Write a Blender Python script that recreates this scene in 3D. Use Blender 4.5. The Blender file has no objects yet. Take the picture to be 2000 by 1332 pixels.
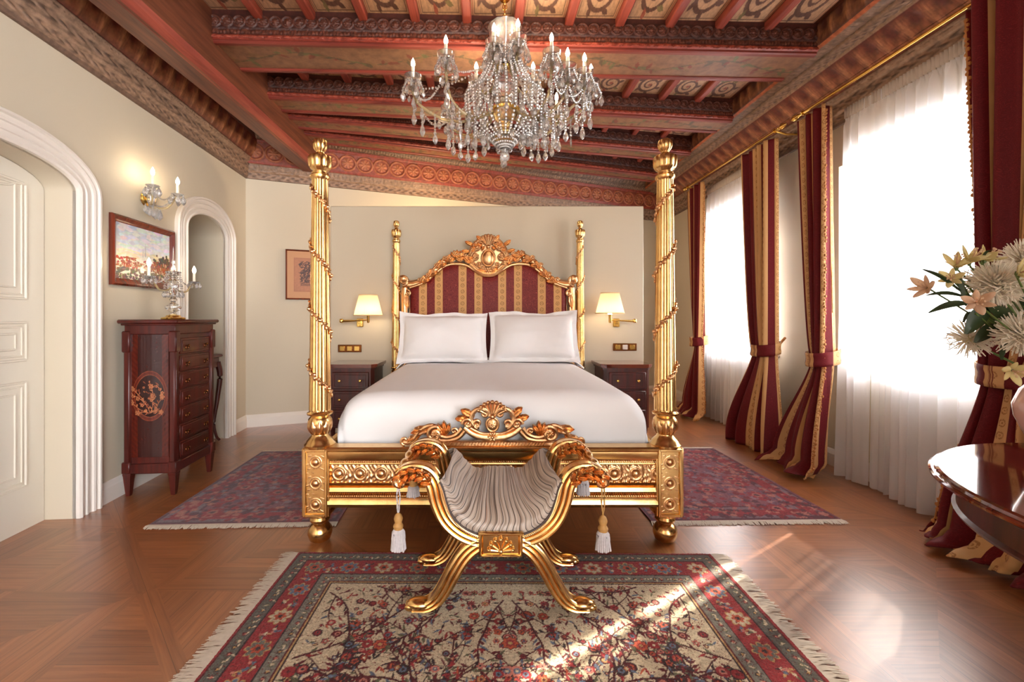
import bpy, bmesh, math, random
import numpy as np
from mathutils import Vector, Matrix, Euler

# ------------------------------------------------------------------ camera, world, sun, exposure
SC = bpy.context.scene
COL = SC.collection
PI = math.pi
F, VX, VY, EYE = 860.0, 950.0, 620.0, 1.25      # focal length and vanishing point in pixels of the 2000x1332 frame
cam_d = bpy.data.cameras.new('camera')
cam_d.sensor_fit = 'HORIZONTAL'; cam_d.sensor_width = 36.0
cam_d.lens = F / 2000.0 * 36.0
cam_d.shift_x = (1000.0 - VX) / 2000.0
cam_d.shift_y = (VY - 666.0) / 2000.0
cam_d.clip_start = 0.02
cam_o = bpy.data.objects.new('camera', cam_d); COL.objects.link(cam_o)
cam_o.location = (0, 0, EYE); cam_o.rotation_euler = (PI / 2, 0, 0)
SC.camera = cam_o
SC.view_settings.view_transform = 'Standard'
SC.view_settings.look = 'None'
SC.view_settings.gamma = 1.0
SC.view_settings.use_curve_mapping = False
SC.view_settings.exposure = 0.74
SC.cycles.use_denoising = True
SC.cycles.sample_clamp_indirect = 6.0
SC.cycles.max_bounces = 10
SC.cycles.transparent_max_bounces = 16
SC.cycles.caustics_reflective = False
SC.cycles.caustics_refractive = False

WORLD_WINDOW, WORLD_REAR = 12.5, 0.6
w = bpy.data.worlds.new('daylight'); SC.world = w; w.use_nodes = True
_nt = w.node_tree; _nt.nodes.clear()
_out = _nt.nodes.new('ShaderNodeOutputWorld'); _bg = _nt.nodes.new('ShaderNodeBackground')
_tc = _nt.nodes.new('ShaderNodeTexCoord'); _sx = _nt.nodes.new('ShaderNodeSeparateXYZ')
_nt.links.new(_tc.outputs['Generated'], _sx.inputs[0])
_mr = _nt.nodes.new('ShaderNodeMapRange')                  # the sky is far brighter on the window (+X) side
_mr.inputs['From Min'].default_value = -0.1; _mr.inputs['From Max'].default_value = 0.6
_mr.inputs['To Min'].default_value = WORLD_REAR; _mr.inputs['To Max'].default_value = WORLD_WINDOW
_nt.links.new(_sx.outputs['X'], _mr.inputs['Value'])
_mx = _nt.nodes.new('ShaderNodeMixRGB')
_mx.inputs['Color1'].default_value = (1.0, 0.90, 0.80, 1); _mx.inputs['Color2'].default_value = (0.93, 0.96, 1.0, 1)
_m2 = _nt.nodes.new('ShaderNodeMapRange'); _m2.inputs['From Min'].default_value = -0.1; _m2.inputs['From Max'].default_value = 0.5
_nt.links.new(_sx.outputs['X'], _m2.inputs['Value']); _nt.links.new(_m2.outputs[0], _mx.inputs['Fac'])
_nt.links.new(_mx.outputs[0], _bg.inputs['Color']); _nt.links.new(_mr.outputs[0], _bg.inputs['Strength'])
_nt.links.new(_bg.outputs[0], _out.inputs[0])

SUN_EL = math.radians(33.0)
sun_d = bpy.data.lights.new('sun', 'SUN'); sun_d.energy = 20.0; sun_d.angle = math.radians(0.9); sun_d.color = (1.0, 0.90, 0.74)
sun_o = bpy.data.objects.new('sun', sun_d); COL.objects.link(sun_o)
_sd = Vector((-0.84 * math.cos(SUN_EL), -0.54 * math.cos(SUN_EL), -math.sin(SUN_EL)))
sun_o.rotation_euler = _sd.to_track_quat('-Z', 'Y').to_euler(); sun_o.location = (8, 7, 7)

def lamp(loc, energy, color, radius=0.02, name='bulb_light'):
    d = bpy.data.lights.new(name, 'POINT'); d.energy = energy; d.color = color; d.shadow_soft_size = radius
    o = bpy.data.objects.new(name, d); COL.objects.link(o); o.location = loc
    return o

# ------------------------------------------------------------------ helpers
RNG = random.Random(7)
def lin(c):
    c = c / 255.0
    return c / 12.92 if c <= 0.04045 else ((c + 0.055) / 1.055) ** 2.4
def rgb(r, g, b): return (lin(r), lin(g), lin(b), 1.0)
def at(px, py, Y): return Vector(((px - VX) * Y / F, Y, EYE - (py - VY) * Y / F))   # a pixel of the photo at a known distance

class MB:
    """collects shapes into one mesh"""
    def __init__(s): s.v = []; s.f = []; s.uv = None
    def add(s, vs, fs):
        n = len(s.v); s.v.extend([tuple(p) for p in vs]); s.f.extend([tuple(i + n for i in f) for f in fs])
    def box(s, c, size, b=0.0, rot=None):
        hx, hy, hz = size[0] / 2, size[1] / 2, size[2] / 2
        b = min(b, hx * .9, hy * .9, hz * .9)
        M = rot.to_3x3() if rot is not None else None
        def P(x, y, z):
            p = Vector((x, y, z))
            if M is not None: p = M @ p
            return p + Vector(c)
        if b <= 0:
            vs = [P(x, y, z) for x in (-hx, hx) for y in (-hy, hy) for z in (-hz, hz)]
            s.add(vs, [(0, 1, 3, 2), (4, 6, 7, 5), (0, 4, 5, 1), (2, 3, 7, 6), (0, 2, 6, 4), (1, 5, 7, 3)]); return
        vs = []; idx = {}
        for sx in (-1, 1):
            for sy in (-1, 1):
                for sz in (-1, 1):
                    for a in range(3):
                        p = [sx * hx, sy * hy, sz * hz]
                        for k in range(3):
                            if k != a: p[k] -= (sx, sy, sz)[k] * b
                        idx[(sx, sy, sz, a)] = len(vs); vs.append(P(*p))
        fs = []
        for a in range(3):
            o1, o2 = (a + 1) % 3, (a + 2) % 3
            for sg in (-1, 1):
                q = []
                for s1, s2 in ((-1, -1), (1, -1), (1, 1), (-1, 1)):
                    k = [0, 0, 0]; k[a] = sg; k[o1] = s1; k[o2] = s2; q.append(idx[(k[0], k[1], k[2], a)])
                fs.append(q if sg > 0 else q[::-1])
            for s1 in (-1, 1):
                for s2 in (-1, 1):
                    k = [0, 0, 0]; k[o1] = s1; k[o2] = s2; q = []
                    k[a] = -1; q.append(idx[(k[0], k[1], k[2], o1)]); q.append(idx[(k[0], k[1], k[2], o2)])
                    k[a] = 1; q.append(idx[(k[0], k[1], k[2], o2)]); q.append(idx[(k[0], k[1], k[2], o1)])
                    fs.append(q if s1 * s2 < 0 else q[::-1])
        for sx in (-1, 1):
            for sy in (-1, 1):
                for sz in (-1, 1):
                    q = [idx[(sx, sy, sz, a)] for a in range(3)]
                    fs.append(q if sx * sy * sz > 0 else q[::-1])
        s.add(vs, fs)
    def lathe(s, prof, n=24, c=(0, 0, 0), fl=None, squash=(1, 1), axis=None):
        """prof: (radius, z) from bottom to top; fl(angle, z, r) -> radius factor"""
        c = Vector(c); vs = []; fs = []
        M = axis.to_3x3() if axis is not None else None
        for (r, z) in prof:
            for k in range(n):
                a = 2 * PI * k / n
                rr = r * (fl(a, z, r) if fl else 1.0)
                p = Vector((rr * math.cos(a) * squash[0], rr * math.sin(a) * squash[1], z))
                if M is not None: p = M @ p
                vs.append(p + c)
        m = len(prof)
        for i in range(m - 1):
            for k in range(n):
                k2 = (k + 1) % n
                fs.append((i * n + k, i * n + k2, (i + 1) * n + k2, (i + 1) * n + k))
        if prof[0][0] > 1e-5: fs.append(tuple(range(n))[::-1])
        if prof[-1][0] > 1e-5: fs.append(tuple((m - 1) * n + k for k in range(n)))
        s.add(vs, fs)
    def tube(s, pts, rad, n=8, flat=1.0, up=(0, 0, 1), cap=True, closed=False):
        """sweep along pts; rad number or list; flat scales the section along `up`-most normal"""
        P = [Vector(p) for p in pts]; m = len(P)
        if not hasattr(rad, '__len__'): rad = [rad] * m
        up = Vector(up); vs = []; fs = []; prev = None
        for i in range(m):
            if closed: t = P[(i + 1) % m] - P[(i - 1) % m]
            else: t = P[min(i + 1, m - 1)] - P[max(i - 1, 0)]
            if t.length < 1e-9: t = Vector((0, 0, 1))
            t.normalize()
            b = t.cross(up)
            if b.length < 1e-3: b = prev if prev is not None else t.orthogonal()
            b = b.normalized()
            if prev is not None and b.dot(prev) < 0 and False: b = -b
            prev = b
            nn = b.cross(t).normalized()
            for k in range(n):
                a = 2 * PI * k / n
                vs.append(P[i] + b * (math.cos(a) * rad[i]) + nn * (math.sin(a) * rad[i] * flat))
        for i in range(m if closed else m - 1):
            j = (i + 1) % m
            for k in range(n):
                k2 = (k + 1) % n
                fs.append((i * n + k, i * n + k2, j * n + k2, j * n + k))
        if cap and not closed:
            fs.append(tuple(range(n))[::-1]); fs.append(tuple((m - 1) * n + k for k in range(n)))
        s.add(vs, fs)
    def ball(s, c, r, n=12, m=8, rot=None):
        """ellipsoid; r number or (rx, ry, rz)"""
        if not hasattr(r, '__len__'): r = (r, r, r)
        M = rot.to_3x3() if rot is not None else None
        vs = []; fs = []
        def P(x, y, z):
            p = Vector((x * r[0], y * r[1], z * r[2]))
            if M is not None: p = M @ p
            return p + Vector(c)
        vs.append(P(0, 0, -1))
        for i in range(1, m):
            t = PI * i / m
            for k in range(n):
                a = 2 * PI * k / n
                vs.append(P(math.sin(t) * math.cos(a), math.sin(t) * math.sin(a), -math.cos(t)))
        vs.append(P(0, 0, 1)); top = len(vs) - 1
        for k in range(n):
            k2 = (k + 1) % n
            fs.append((0, 1 + k2, 1 + k)); fs.append((top, 1 + (m - 2) * n + k, 1 + (m - 2) * n + k2))
            for i in range(m - 2):
                fs.append((1 + i * n + k, 1 + i * n + k2, 1 + (i + 1) * n + k2, 1 + (i + 1) * n + k))
        s.add(vs, fs)
    def ring(s, c, R, r, n=24, m=8, e1=(1, 0, 0), e2=(0, 0, 1), sq=1.0):
        e1 = Vector(e1); e2 = Vector(e2); up = e1.cross(e2)
        s.tube([Vector(c) + e1 * (R * math.cos(2 * PI * k / n)) + e2 * (R * sq * math.sin(2 * PI * k / n)) for k in range(n)],
               r, m, up=up, closed=True)
    def prism(s, poly, a, b):
        """closed outline poly of 3D points offsets: poly = list of Vector at start; extruded from a to b (vectors)"""
        n = len(poly); a = Vector(a); b = Vector(b)
        vs = [Vector(p) + a for p in poly] + [Vector(p) + b for p in poly]
        fs = [(i, (i + 1) % n, n + (i + 1) % n, n + i) for i in range(n)]
        fs.append(tuple(range(n))[::-1]); fs.append(tuple(range(n, 2 * n)))
        s.add(vs, fs)
    def surf(s, fn, nu, nv, closed_u=False):
        vs = [fn(i / nu if closed_u else i / (nu - 1), j / (nv - 1)) for j in range(nv) for i in range(nu)]
        fs = []
        for j in range(nv - 1):
            for i in range(nu if closed_u else nu - 1):
                i2 = (i + 1) % nu
                fs.append((j * nu + i, j * nu + i2, (j + 1) * nu + i2, (j + 1) * nu + i))
        s.add(vs, fs)

def finish_mesh(me, smooth=True, angle=38, fix=True):
    if fix:
        bm = bmesh.new(); bm.from_mesh(me); bmesh.ops.recalc_face_normals(bm, faces=bm.faces); bm.to_mesh(me); bm.free()
    if smooth:
        me.polygons.foreach_set('use_smooth', [True] * len(me.polygons))
        if angle: me.set_sharp_from_angle(angle=math.radians(angle))
    me.update()

def obj(name, mb, mat, parent=None, smooth=True, angle=38, fix=True):
    me = bpy.data.meshes.new(name); me.from_pydata(mb.v, [], mb.f); finish_mesh(me, smooth, angle, fix)
    me.materials.append(mat)
    o = bpy.data.objects.new(name, me); COL.objects.link(o)
    if parent is not None: o.parent = parent
    return o
def dup(src, parent=None, loc=None, rot=None, scale=None, name=None):
    o = src.copy(); COL.objects.link(o)
    if parent is not None: o.parent = parent
    if loc is not None: o.location = loc
    if rot is not None: o.rotation_euler = rot
    if scale is not None: o.scale = scale
    return o
def copy_tree(o, parent=None):
    c = o.copy(); COL.objects.link(c)
    if parent is not None: c.parent = parent
    for ch in list(o.children): copy_tree(ch, c)
    return c
def tag(o, label=None, cat=None, group=None, kind=None):
    if label: o['label'] = label
    if cat: o['category'] = cat
    if group: o['group'] = group
    if kind: o['kind'] = kind
    return o
def thing(name, label, cat, loc=(0, 0, 0), rz=0.0, group=None):
    o = bpy.data.objects.new(name, None); COL.objects.link(o); o.empty_display_size = 0.1
    o.location = loc; o.rotation_euler = (0, 0, rz)
    return tag(o, label, cat, group)
def struct(name, mb, mat, parent=None, **k):
    o = obj(name, mb, mat, parent, **k)
    if parent is None: o['kind'] = 'structure'
    return o

def np_mesh(name, V, nu, nv, mat, parent=None, colors=None, uv=None, closed_u=False, smooth=True):
    """grid mesh from an (nv*nu,3) array, optional per-point colours and uvs"""
    me = bpy.data.meshes.new(name)
    V = np.asarray(V, dtype=np.float32).reshape(-1, 3)
    j, i = np.meshgrid(np.arange(nv - 1), np.arange(nu if closed_u else nu - 1), indexing='ij')
    i2 = (i + 1) % nu
    Q = np.stack([j * nu + i, j * nu + i2, (j + 1) * nu + i2, (j + 1) * nu + i], -1).reshape(-1, 4).astype(np.int32)
    me.vertices.add(len(V)); me.vertices.foreach_set('co', V.ravel())
    me.loops.add(Q.size); me.loops.foreach_set('vertex_index', Q.ravel())
    me.polygons.add(len(Q)); me.polygons.foreach_set('loop_start', np.arange(0, Q.size, 4, dtype=np.int32))
    me.update(calc_edges=True)
    if smooth: me.polygons.foreach_set('use_smooth', np.ones(len(Q), dtype=bool))
    if colors is not None:
        C = np.ones((len(V), 4), dtype=np.float32); C[:, :3] = np.asarray(colors, dtype=np.float32).reshape(-1, 3)
        a = me.color_attributes.new('Col', 'FLOAT_COLOR', 'POINT'); a.data.foreach_set('color', C.ravel())
    if uv is not None:
        U = np.asarray(uv, dtype=np.float32).reshape(-1, 2)[Q.ravel()]
        l = me.uv_layers.new(name='UVMap'); l.data.foreach_set('uv', U.ravel())
    me.validate(); me.update()
    me.materials.append(mat)
    o = bpy.data.objects.new(name, me); COL.objects.link(o)
    if parent is not None: o.parent = parent
    return o

# raster painting for woven, painted and inlaid patterns (kept as colours on the points of a fine mesh)
class Raster:
    def __init__(s, w, h, bg):
        s.w, s.h = w, h; s.a = np.empty((h, w, 3), dtype=np.float32); s.a[:] = bg[:3]
    def disc(s, x, y, r, c, k=0, depth=0.3, ph=0.0, asp=1.0):
        R = r * 1.05 * max(1, 1 / asp); x0, x1 = int(max(0, x - R)), int(min(s.w, x + R + 2)); y0, y1 = int(max(0, y - R)), int(min(s.h, y + R + 2))
        if x0 >= x1 or y0 >= y1: return
        yy, xx = np.mgrid[y0:y1, x0:x1].astype(np.float32)
        dx, dy = xx - x, (yy - y) * asp; d = np.hypot(dx, dy)
        lim = r * ((1 - depth) + depth * np.abs(np.cos(k * 0.5 * np.arctan2(dy, dx) + ph))) if k else r
        s.a[y0:y1, x0:x1][d <= lim] = c[:3]
    def line(s, pts, wd, c):
        n = len(pts)
        if not hasattr(wd, '__len__'): wd = [wd] * n
        for i in range(n - 1):
            (ax, ay), (bx, by) = pts[i], pts[i + 1]; W = max(wd[i], wd[i + 1])
            x0, x1 = int(max(0, min(ax, bx) - W - 1)), int(min(s.w, max(ax, bx) + W + 2))
            y0, y1 = int(max(0, min(ay, by) - W - 1)), int(min(s.h, max(ay, by) + W + 2))
            if x0 >= x1 or y0 >= y1: continue
            yy, xx = np.mgrid[y0:y1, x0:x1].astype(np.float32)
            L2 = (bx - ax) ** 2 + (by - ay) ** 2 + 1e-9
            t = np.clip(((xx - ax) * (bx - ax) + (yy - ay) * (by - ay)) / L2, 0, 1)
            d = np.hypot(xx - ax - t * (bx - ax), yy - ay - t * (by - ay))
            s.a[y0:y1, x0:x1][d <= wd[i] + (wd[i + 1] - wd[i]) * t] = c[:3]
    def leaf(s, x, y, ang, L, wd, c):
        pts = []; ws = []
        for i in range(7):
            t = i / 6; pts.append((x + math.cos(ang) * L * t, y + math.sin(ang) * L * t)); ws.append(max(0.4, wd * math.sin(PI * min(1, t * 1.0 + 0.02))))
        s.line(pts, ws, c)
    def rect(s, x0, y0, x1, y1, c):
        s.a[int(max(0, y0)):int(min(s.h, y1)), int(max(0, x0)):int(min(s.w, x1))] = c[:3]

def painted_sheet(name, R, o, ex, ey, mat, parent=None, bump=None):
    """a raster as a flat fine mesh: corner o, edges ex and ey"""
    o = np.array(o, dtype=np.float32); ex = np.array(ex, dtype=np.float32); ey = np.array(ey, dtype=np.float32)
    v, u = np.meshgrid(np.linspace(0, 1, R.h), np.linspace(0, 1, R.w), indexing='ij')
    P = o + u[..., None] * ex + v[..., None] * ey
    if bump is not None: P = P + bump
    return np_mesh(name, P, R.w, R.h, mat, parent, colors=R.a)

# ------------------------------------------------------------------ materials
class E:
    """a node socket with arithmetic"""
    def __init__(s, t, sock): s.t, s.s = t, sock
    def _m(s, op, *a):
        n = s.t.nodes.new('ShaderNodeMath'); n.operation = op
        for i, x in enumerate((s,) + a):
            if isinstance(x, E): s.t.links.new(x.s, n.inputs[i])
            else: n.inputs[i].default_value = x
        return E(s.t, n.outputs[0])
    def __add__(s, o): return s._m('ADD', o)
    def __sub__(s, o): return s._m('SUBTRACT', o)
    def __mul__(s, o): return s._m('MULTIPLY', o)
    def __truediv__(s, o): return s._m('DIVIDE', o)
    def floor(s): return s._m('FLOOR')
    def fract(s): return s._m('FRACT')
    def abs(s): return s._m('ABSOLUTE')
    def lt(s, o): return s._m('LESS_THAN', o)
    def gt(s, o): return s._m('GREATER_THAN', o)
    def mod2(s): return (s * 0.5).fract() * 2.0
    def sin(s): return s._m('SINE')

def new_mat(name):
    m = bpy.data.materials.new(name); m.use_nodes = True
    t = m.node_tree; b = t.nodes['Principled BSDF']
    return m, t, b
def setin(b, **k):
    for n, v in k.items():
        b.inputs[n.replace('_', ' ')].default_value = v
def coord(t, kind='Object'):
    n = t.nodes.new('ShaderNodeTexCoord'); return n.outputs[kind]
def noise(t, vec, scale, detail=4, rough=0.55, dist=0.0):
    n = t.nodes.new('ShaderNodeTexNoise'); n.inputs['Scale'].default_value = scale; n.inputs['Detail'].default_value = detail
    n.inputs['Roughness'].default_value = rough; n.inputs['Distortion'].default_value = dist
    if vec is not None: t.links.new(vec, n.inputs['Vector'])
    return n
def mapping(t, vec, scale=(1, 1, 1), rot=(0, 0, 0), loc=(0, 0, 0)):
    n = t.nodes.new('ShaderNodeMapping'); n.inputs['Scale'].default_value = scale; n.inputs['Rotation'].default_value = rot
    n.inputs['Location'].default_value = loc; t.links.new(vec, n.inputs['Vector']); return n.outputs[0]
def mix(t, fac, a, b, mode='MIX'):
    n = t.nodes.new('ShaderNodeMixRGB'); n.blend_type = mode
    for s, x in (('Fac', fac), ('Color1', a), ('Color2', b)):
        if isinstance(x, E): x = x.s
        if isinstance(x, bpy.types.NodeSocket): t.links.new(x, n.inputs[s])
        elif isinstance(x, (tuple, list)): n.inputs[s].default_value = tuple(x) if len(x) == 4 else (*x, 1)
        else: n.inputs[s].default_value = x
    return n.outputs[0]
def ramp(t, fac, stops):
    n = t.nodes.new('ShaderNodeValToRGB'); cr = n.color_ramp
    while len(cr.elements) < len(stops): cr.elements.new(0.5)
    for e, (p, c) in zip(cr.elements, stops): e.position = p; e.color = c
    t.links.new(fac, n.inputs['Fac']); return n.outputs[0]
def bump(t, b, height, strength=0.3, dist=0.01):
    n = t.nodes.new('ShaderNodeBump'); n.inputs['Strength'].default_value = strength; n.inputs['Distance'].default_value = dist
    t.links.new(height.s if isinstance(height, E) else height, n.inputs['Height']); t.links.new(n.outputs[0], b.inputs['Normal'])

M = {}
def plain(key, col, rough=0.5, metal=0.0, var=0.0, vscale=8.0, bumpy=0.0, bscale=60.0, spec=0.5, coat=0.0, sheen=0.0):
    m, t, b = new_mat(key)
    setin(b, Base_Color=col, Roughness=rough, Metallic=metal)
    b.inputs['Specular IOR Level'].default_value = spec
    if coat: b.inputs['Coat Weight'].default_value = coat; b.inputs['Coat Roughness'].default_value = 0.08
    if sheen: b.inputs['Sheen Weight'].default_value = sheen
    oc = coord(t)
    if var:
        nz = noise(t, oc, vscale)
        t.links.new(mix(t, nz.outputs['Fac'], tuple(c * (1 - var) for c in col[:3]) + (1,), tuple(min(1, c * (1 + var)) for c in col[:3]) + (1,)), b.inputs['Base Color'])
    if bumpy:
        nb = noise(t, oc, bscale, 3); bump(t, b, nb.outputs['Fac'], bumpy, 0.003)
    M[key] = m; return m

plain('wall_paint', rgb(202, 190, 168), 0.6, var=0.03, vscale=1.5, bumpy=0.08, bscale=90)
plain('white_paint', rgb(226, 218, 208), 0.32, var=0.02, vscale=3)
plain('door_paint', rgb(226, 218, 202), 0.25, var=0.02, vscale=3)
plain('linen', rgb(246, 245, 246), 0.75, bumpy=0.12, bscale=14, sheen=0.1)
plain('brass', rgb(236, 196, 110), 0.16, 1.0)
plain('steel_screw', rgb(200, 200, 200), 0.3, 1.0)
plain('candle_wax', rgb(246, 236, 214), 0.45)
plain('black_gap', rgb(10, 8, 8), 0.8)
plain('marble', rgb(222, 220, 214), 0.18, var=0.05, vscale=6)
plain('fringe', rgb(214, 202, 186), 0.9, var=0.15, vscale=60)
plain('tassel', rgb(196, 190, 192), 0.7, var=0.25, vscale=90)
plain('tassel_gold', rgb(186, 140, 80), 0.6, var=0.2, vscale=90)
plain('green_leaf', rgb(38, 56, 28), 0.45, var=0.35, vscale=30)
plain('green_stem', rgb(86, 106, 52), 0.5, var=0.2, vscale=30)
plain('cream_petal', rgb(236, 222, 170), 0.55, var=0.12, vscale=40)
plain('pink_petal', rgb(234, 208, 180), 0.55, var=0.2, vscale=60)
plain('white_petal', rgb(242, 236, 222), 0.6, var=0.05, vscale=40)
plain('silk_dark', rgb(74, 60, 56), .6)
plain('porcelain', rgb(214, 170, 160), 0.08, coat=0.6)
plain('ivory_mat', rgb(222, 190, 146), 0.7)
plain('tan_mount', rgb(196, 146, 106), 0.6)

# gilded carving
m, t, b = new_mat('gold'); M['gold'] = m
oc = coord(t)
nz = noise(t, oc, 22, 4); c = mix(t, nz.outputs['Fac'], rgb(210, 154, 92), rgb(246, 210, 142))
t.links.new(c, b.inputs['Base Color']); setin(b, Metallic=1.0, Roughness=0.22)
nb = noise(t, oc, 120, 3); bump(t, b, nb.outputs['Fac'], 0.12, 0.002)
m, t, b = new_mat('gold_antique'); M['gold_antique'] = m
oc = coord(t)
nz = noise(t, oc, 30, 4); c = mix(t, nz.outputs['Fac'], rgb(202, 138, 98), rgb(244, 206, 150))
t.links.new(c, b.inputs['Base Color']); setin(b, Metallic=1.0, Roughness=0.3)
nb = noise(t, oc, 70, 4); bump(t, b, nb.outputs['Fac'], 0.3, 0.004)

# colours taken from the points of the mesh, with a little grain
def attr_mat(key, rough=0.6, grain=0.25, gscale=60.0, bumpy=0.0, bscale=80.0, gs=(1, 1, 1), coat=0.0, spec=0.5, sheen=0.0):
    m, t, b = new_mat(key); M[key] = m
    a = t.nodes.new('ShaderNodeAttribute'); a.attribute_name = 'Col'
    oc = mapping(t, coord(t), gs); nz = noise(t, oc, gscale, 5)
    g = ramp(t, nz.outputs['Fac'], [(0.3, (1 - grain,) * 3 + (1,)), (0.7, (1 + grain * 0.6,) * 3 + (1,))])
    t.links.new(mix(t, 1.0, a.outputs['Color'], g, 'MULTIPLY'), b.inputs['Base Color'])
    setin(b, Roughness=rough); b.inputs['Specular IOR Level'].default_value = spec
    if coat: b.inputs['Coat Weight'].default_value = coat; b.inputs['Coat Roughness'].default_value = 0.05
    if sheen: b.inputs['Sheen Weight'].default_value = sheen
    if bumpy: bump(t, b, noise(t, oc, bscale, 3).outputs['Fac'], bumpy, 0.004)
    return m
attr_mat('carved_wood', 0.5, 0.4, 26, 0.25, 70)
attr_mat('painted_wood', 0.55, 0.3, 20, 0.15, 60)
attr_mat('wool', 0.95, 0.35, 90, 0.5, 220, spec=0.1, sheen=0.2)
attr_mat('inlaid_wood', 0.22, 0.35, 12, gs=(6, 6, 1), coat=0.3)
attr_mat('oil_paint', 0.4, 0.15, 30, 0.15, 60, coat=0.12)
attr_mat('print_paper', 0.6, 0.12, 40, coat=0.05)

def wood(key, c1, c2, rough, axis='Z', scale=3.0, coat=0.0):
    m, t, b = new_mat(key); M[key] = m
    s = {'X': (0.6, 9, 9), 'Y': (9, 0.6, 9), 'Z': (9, 9, 0.6)}[axis]
    v = mapping(t, coord(t), s); nz = noise(t, v, scale, 6, 0.6, 0.6)
    t.links.new(ramp(t, nz.outputs['Fac'], [(0.3, c1), (0.7, c2)]), b.inputs['Base Color'])
    setin(b, Roughness=rough)
    if coat: b.inputs['Coat Weight'].default_value = coat; b.inputs['Coat Roughness'].default_value = 0.04
    bump(t, b, nz.outputs['Fac'], 0.06, 0.002)
    return m
wood('mahogany', rgb(44, 11, 8), rgb(88, 27, 18), 0.36, 'Z', coat=0.12)
wood('mahogany_top', rgb(70, 22, 14), rgb(132, 56, 36), 0.08, 'X', 2.0, coat=0.8)
wood('beam_wood', rgb(78, 38, 26), rgb(128, 74, 50), 0.45, 'Y')
wood('beam_red', rgb(92, 32, 24), rgb(142, 60, 46), 0.5, 'X')
wood('rib_red', rgb(112, 42, 32), rgb(160, 74, 56), 0.5, 'Y')
wood('frame_wood', rgb(78, 26, 16), rgb(124, 50, 30), 0.25, 'Z', coat=0.4)

# parquet floor
m, t, b = new_mat('parquet'); M['parquet'] = m
sx = t.nodes.new('ShaderNodeSeparateXYZ'); t.links.new(coord(t), sx.inputs[0])
X, Y = E(t, sx.outputs['X']), E(t, sx.outputs['Y'])
S = 0.85; T = S / math.sqrt(2)
U = (X + Y) * 0.70711 - 0.325; V = (X - Y) * 0.70711 + 2.517
band = ((U / S + 0.5).fract() - 0.5).abs().lt(0.045)
par = ((U / S).floor() + (V / S).floor() + ((X + 1.55) / T).floor() + ((Y - 2.01) / T).floor()).mod2().gt(0.5)
def sel(f, a, c): return a + (c - a) * f
along = sel(band, sel(par, X, Y), V); across = sel(band, sel(par, Y, X), U)
pl = 0.088
idx = (across / pl).floor(); seam = ((across / pl).fract() - 0.5).abs().gt(0.485)
cv = t.nodes.new('ShaderNodeCombineXYZ')
t.links.new((along * 1.2 + idx * 7.3).s, cv.inputs[0]); t.links.new((across * 26.0).s, cv.inputs[1]); t.links.new((par * 3.0 + band * 5.0).s, cv.inputs[2])
gr = noise(t, cv.outputs[0], 2.2, 6, 0.6, 0.5)
wn = t.nodes.new('ShaderNodeTexWhiteNoise'); wn.noise_dimensions = '2D'
cw = t.nodes.new('ShaderNodeCombineXYZ'); t.links.new(idx.s, cw.inputs[0]); t.links.new(((par * 2.0) + (U / S).floor() * 3.1 + (V / S).floor() * 5.7 + band * 9.0).s, cw.inputs[1])
t.links.new(cw.outputs[0], wn.inputs['Vector'])
base = ramp(t, gr.outputs['Fac'], [(0.25, rgb(126, 72, 38)), (0.5, rgb(154, 94, 54)), (0.8, rgb(174, 114, 70))])
tone = ramp(t, wn.outputs['Value'], [(0.0, (0.76, 0.74, 0.72, 1)), (1.0, (1.12, 1.12, 1.12, 1))])
c = mix(t, 1.0, base, tone, 'MULTIPLY')
c = mix(t, seam * 0.6, c, rgb(70, 34, 18))
t.links.new(c, b.inputs['Base Color'])
setin(b, Roughness=0.32)
b.inputs['Coat Weight'].default_value = 0.8; b.inputs['Coat Roughness'].default_value = 0.32
bump(t, b, gr.outputs['Fac'], 0.05, 0.002)

# striped damask: uv.x runs across the cloth in metres, uv.y along it
def damask(key, red1, red2, gold1, gold2, off=0.0, rough=0.6, gw=0.1):
    m, t, b = new_mat(key); M[key] = m
    uv = coord(t, 'UV'); s = t.nodes.new('ShaderNodeSeparateXYZ'); t.links.new(uv, s.inputs[0])
    x, y = E(t, s.outputs['X']), E(t, s.outputs['Y'])
    tt = ((x + off) / 0.41).fract()
    isg = ((tt - 0.5).abs().lt(gw)) + tt.gt(1.0 - 2 * gw)
    nz = noise(t, uv, 16, 2, 0.5, 3.5); lines = (E(t, nz.outputs['Fac']) * 9.0).fract()
    red = mix(t, (lines - 0.5).abs().lt(0.11) * 0.6, red1, red2)
    vx = ((tt - 0.5).abs() - 0.0)
    v2 = sel(tt.gt(1.0 - 2 * gw), (tt - 0.5), (tt - (1.0 - gw))) * 0.41
    yy = ((y / 0.062).fract() - 0.5) * 0.062
    d = (v2 * v2 + yy * yy)._m('SQRT')
    dots = d.lt(0.021) * (d.gt(0.012) + d.lt(0.006))
    nz2 = noise(t, uv, 120, 2)
    gold = mix(t, (dots * E(t, nz2.outputs['Fac']).gt(0.45)) * 0.75, gold1, gold2)
    t.links.new(mix(t, isg, red, gold), b.inputs['Base Color'])
    setin(b, Roughness=rough); b.inputs['Sheen Weight'].default_value = 0.04; b.inputs['Specular IOR Level'].default_value = 0.25
    bump(t, b, nz.outputs['Fac'], 0.08, 0.002)
damask('curtain_damask', rgb(94, 10, 20), rgb(128, 30, 34), rgb(204, 160, 108), rgb(146, 96, 56), gw=0.125)
damask('bed_damask', rgb(98, 0, 8), rgb(190, 84, 60), rgb(206, 154, 96), rgb(120, 84, 36), off=0.062, rough=0.45)

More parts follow.
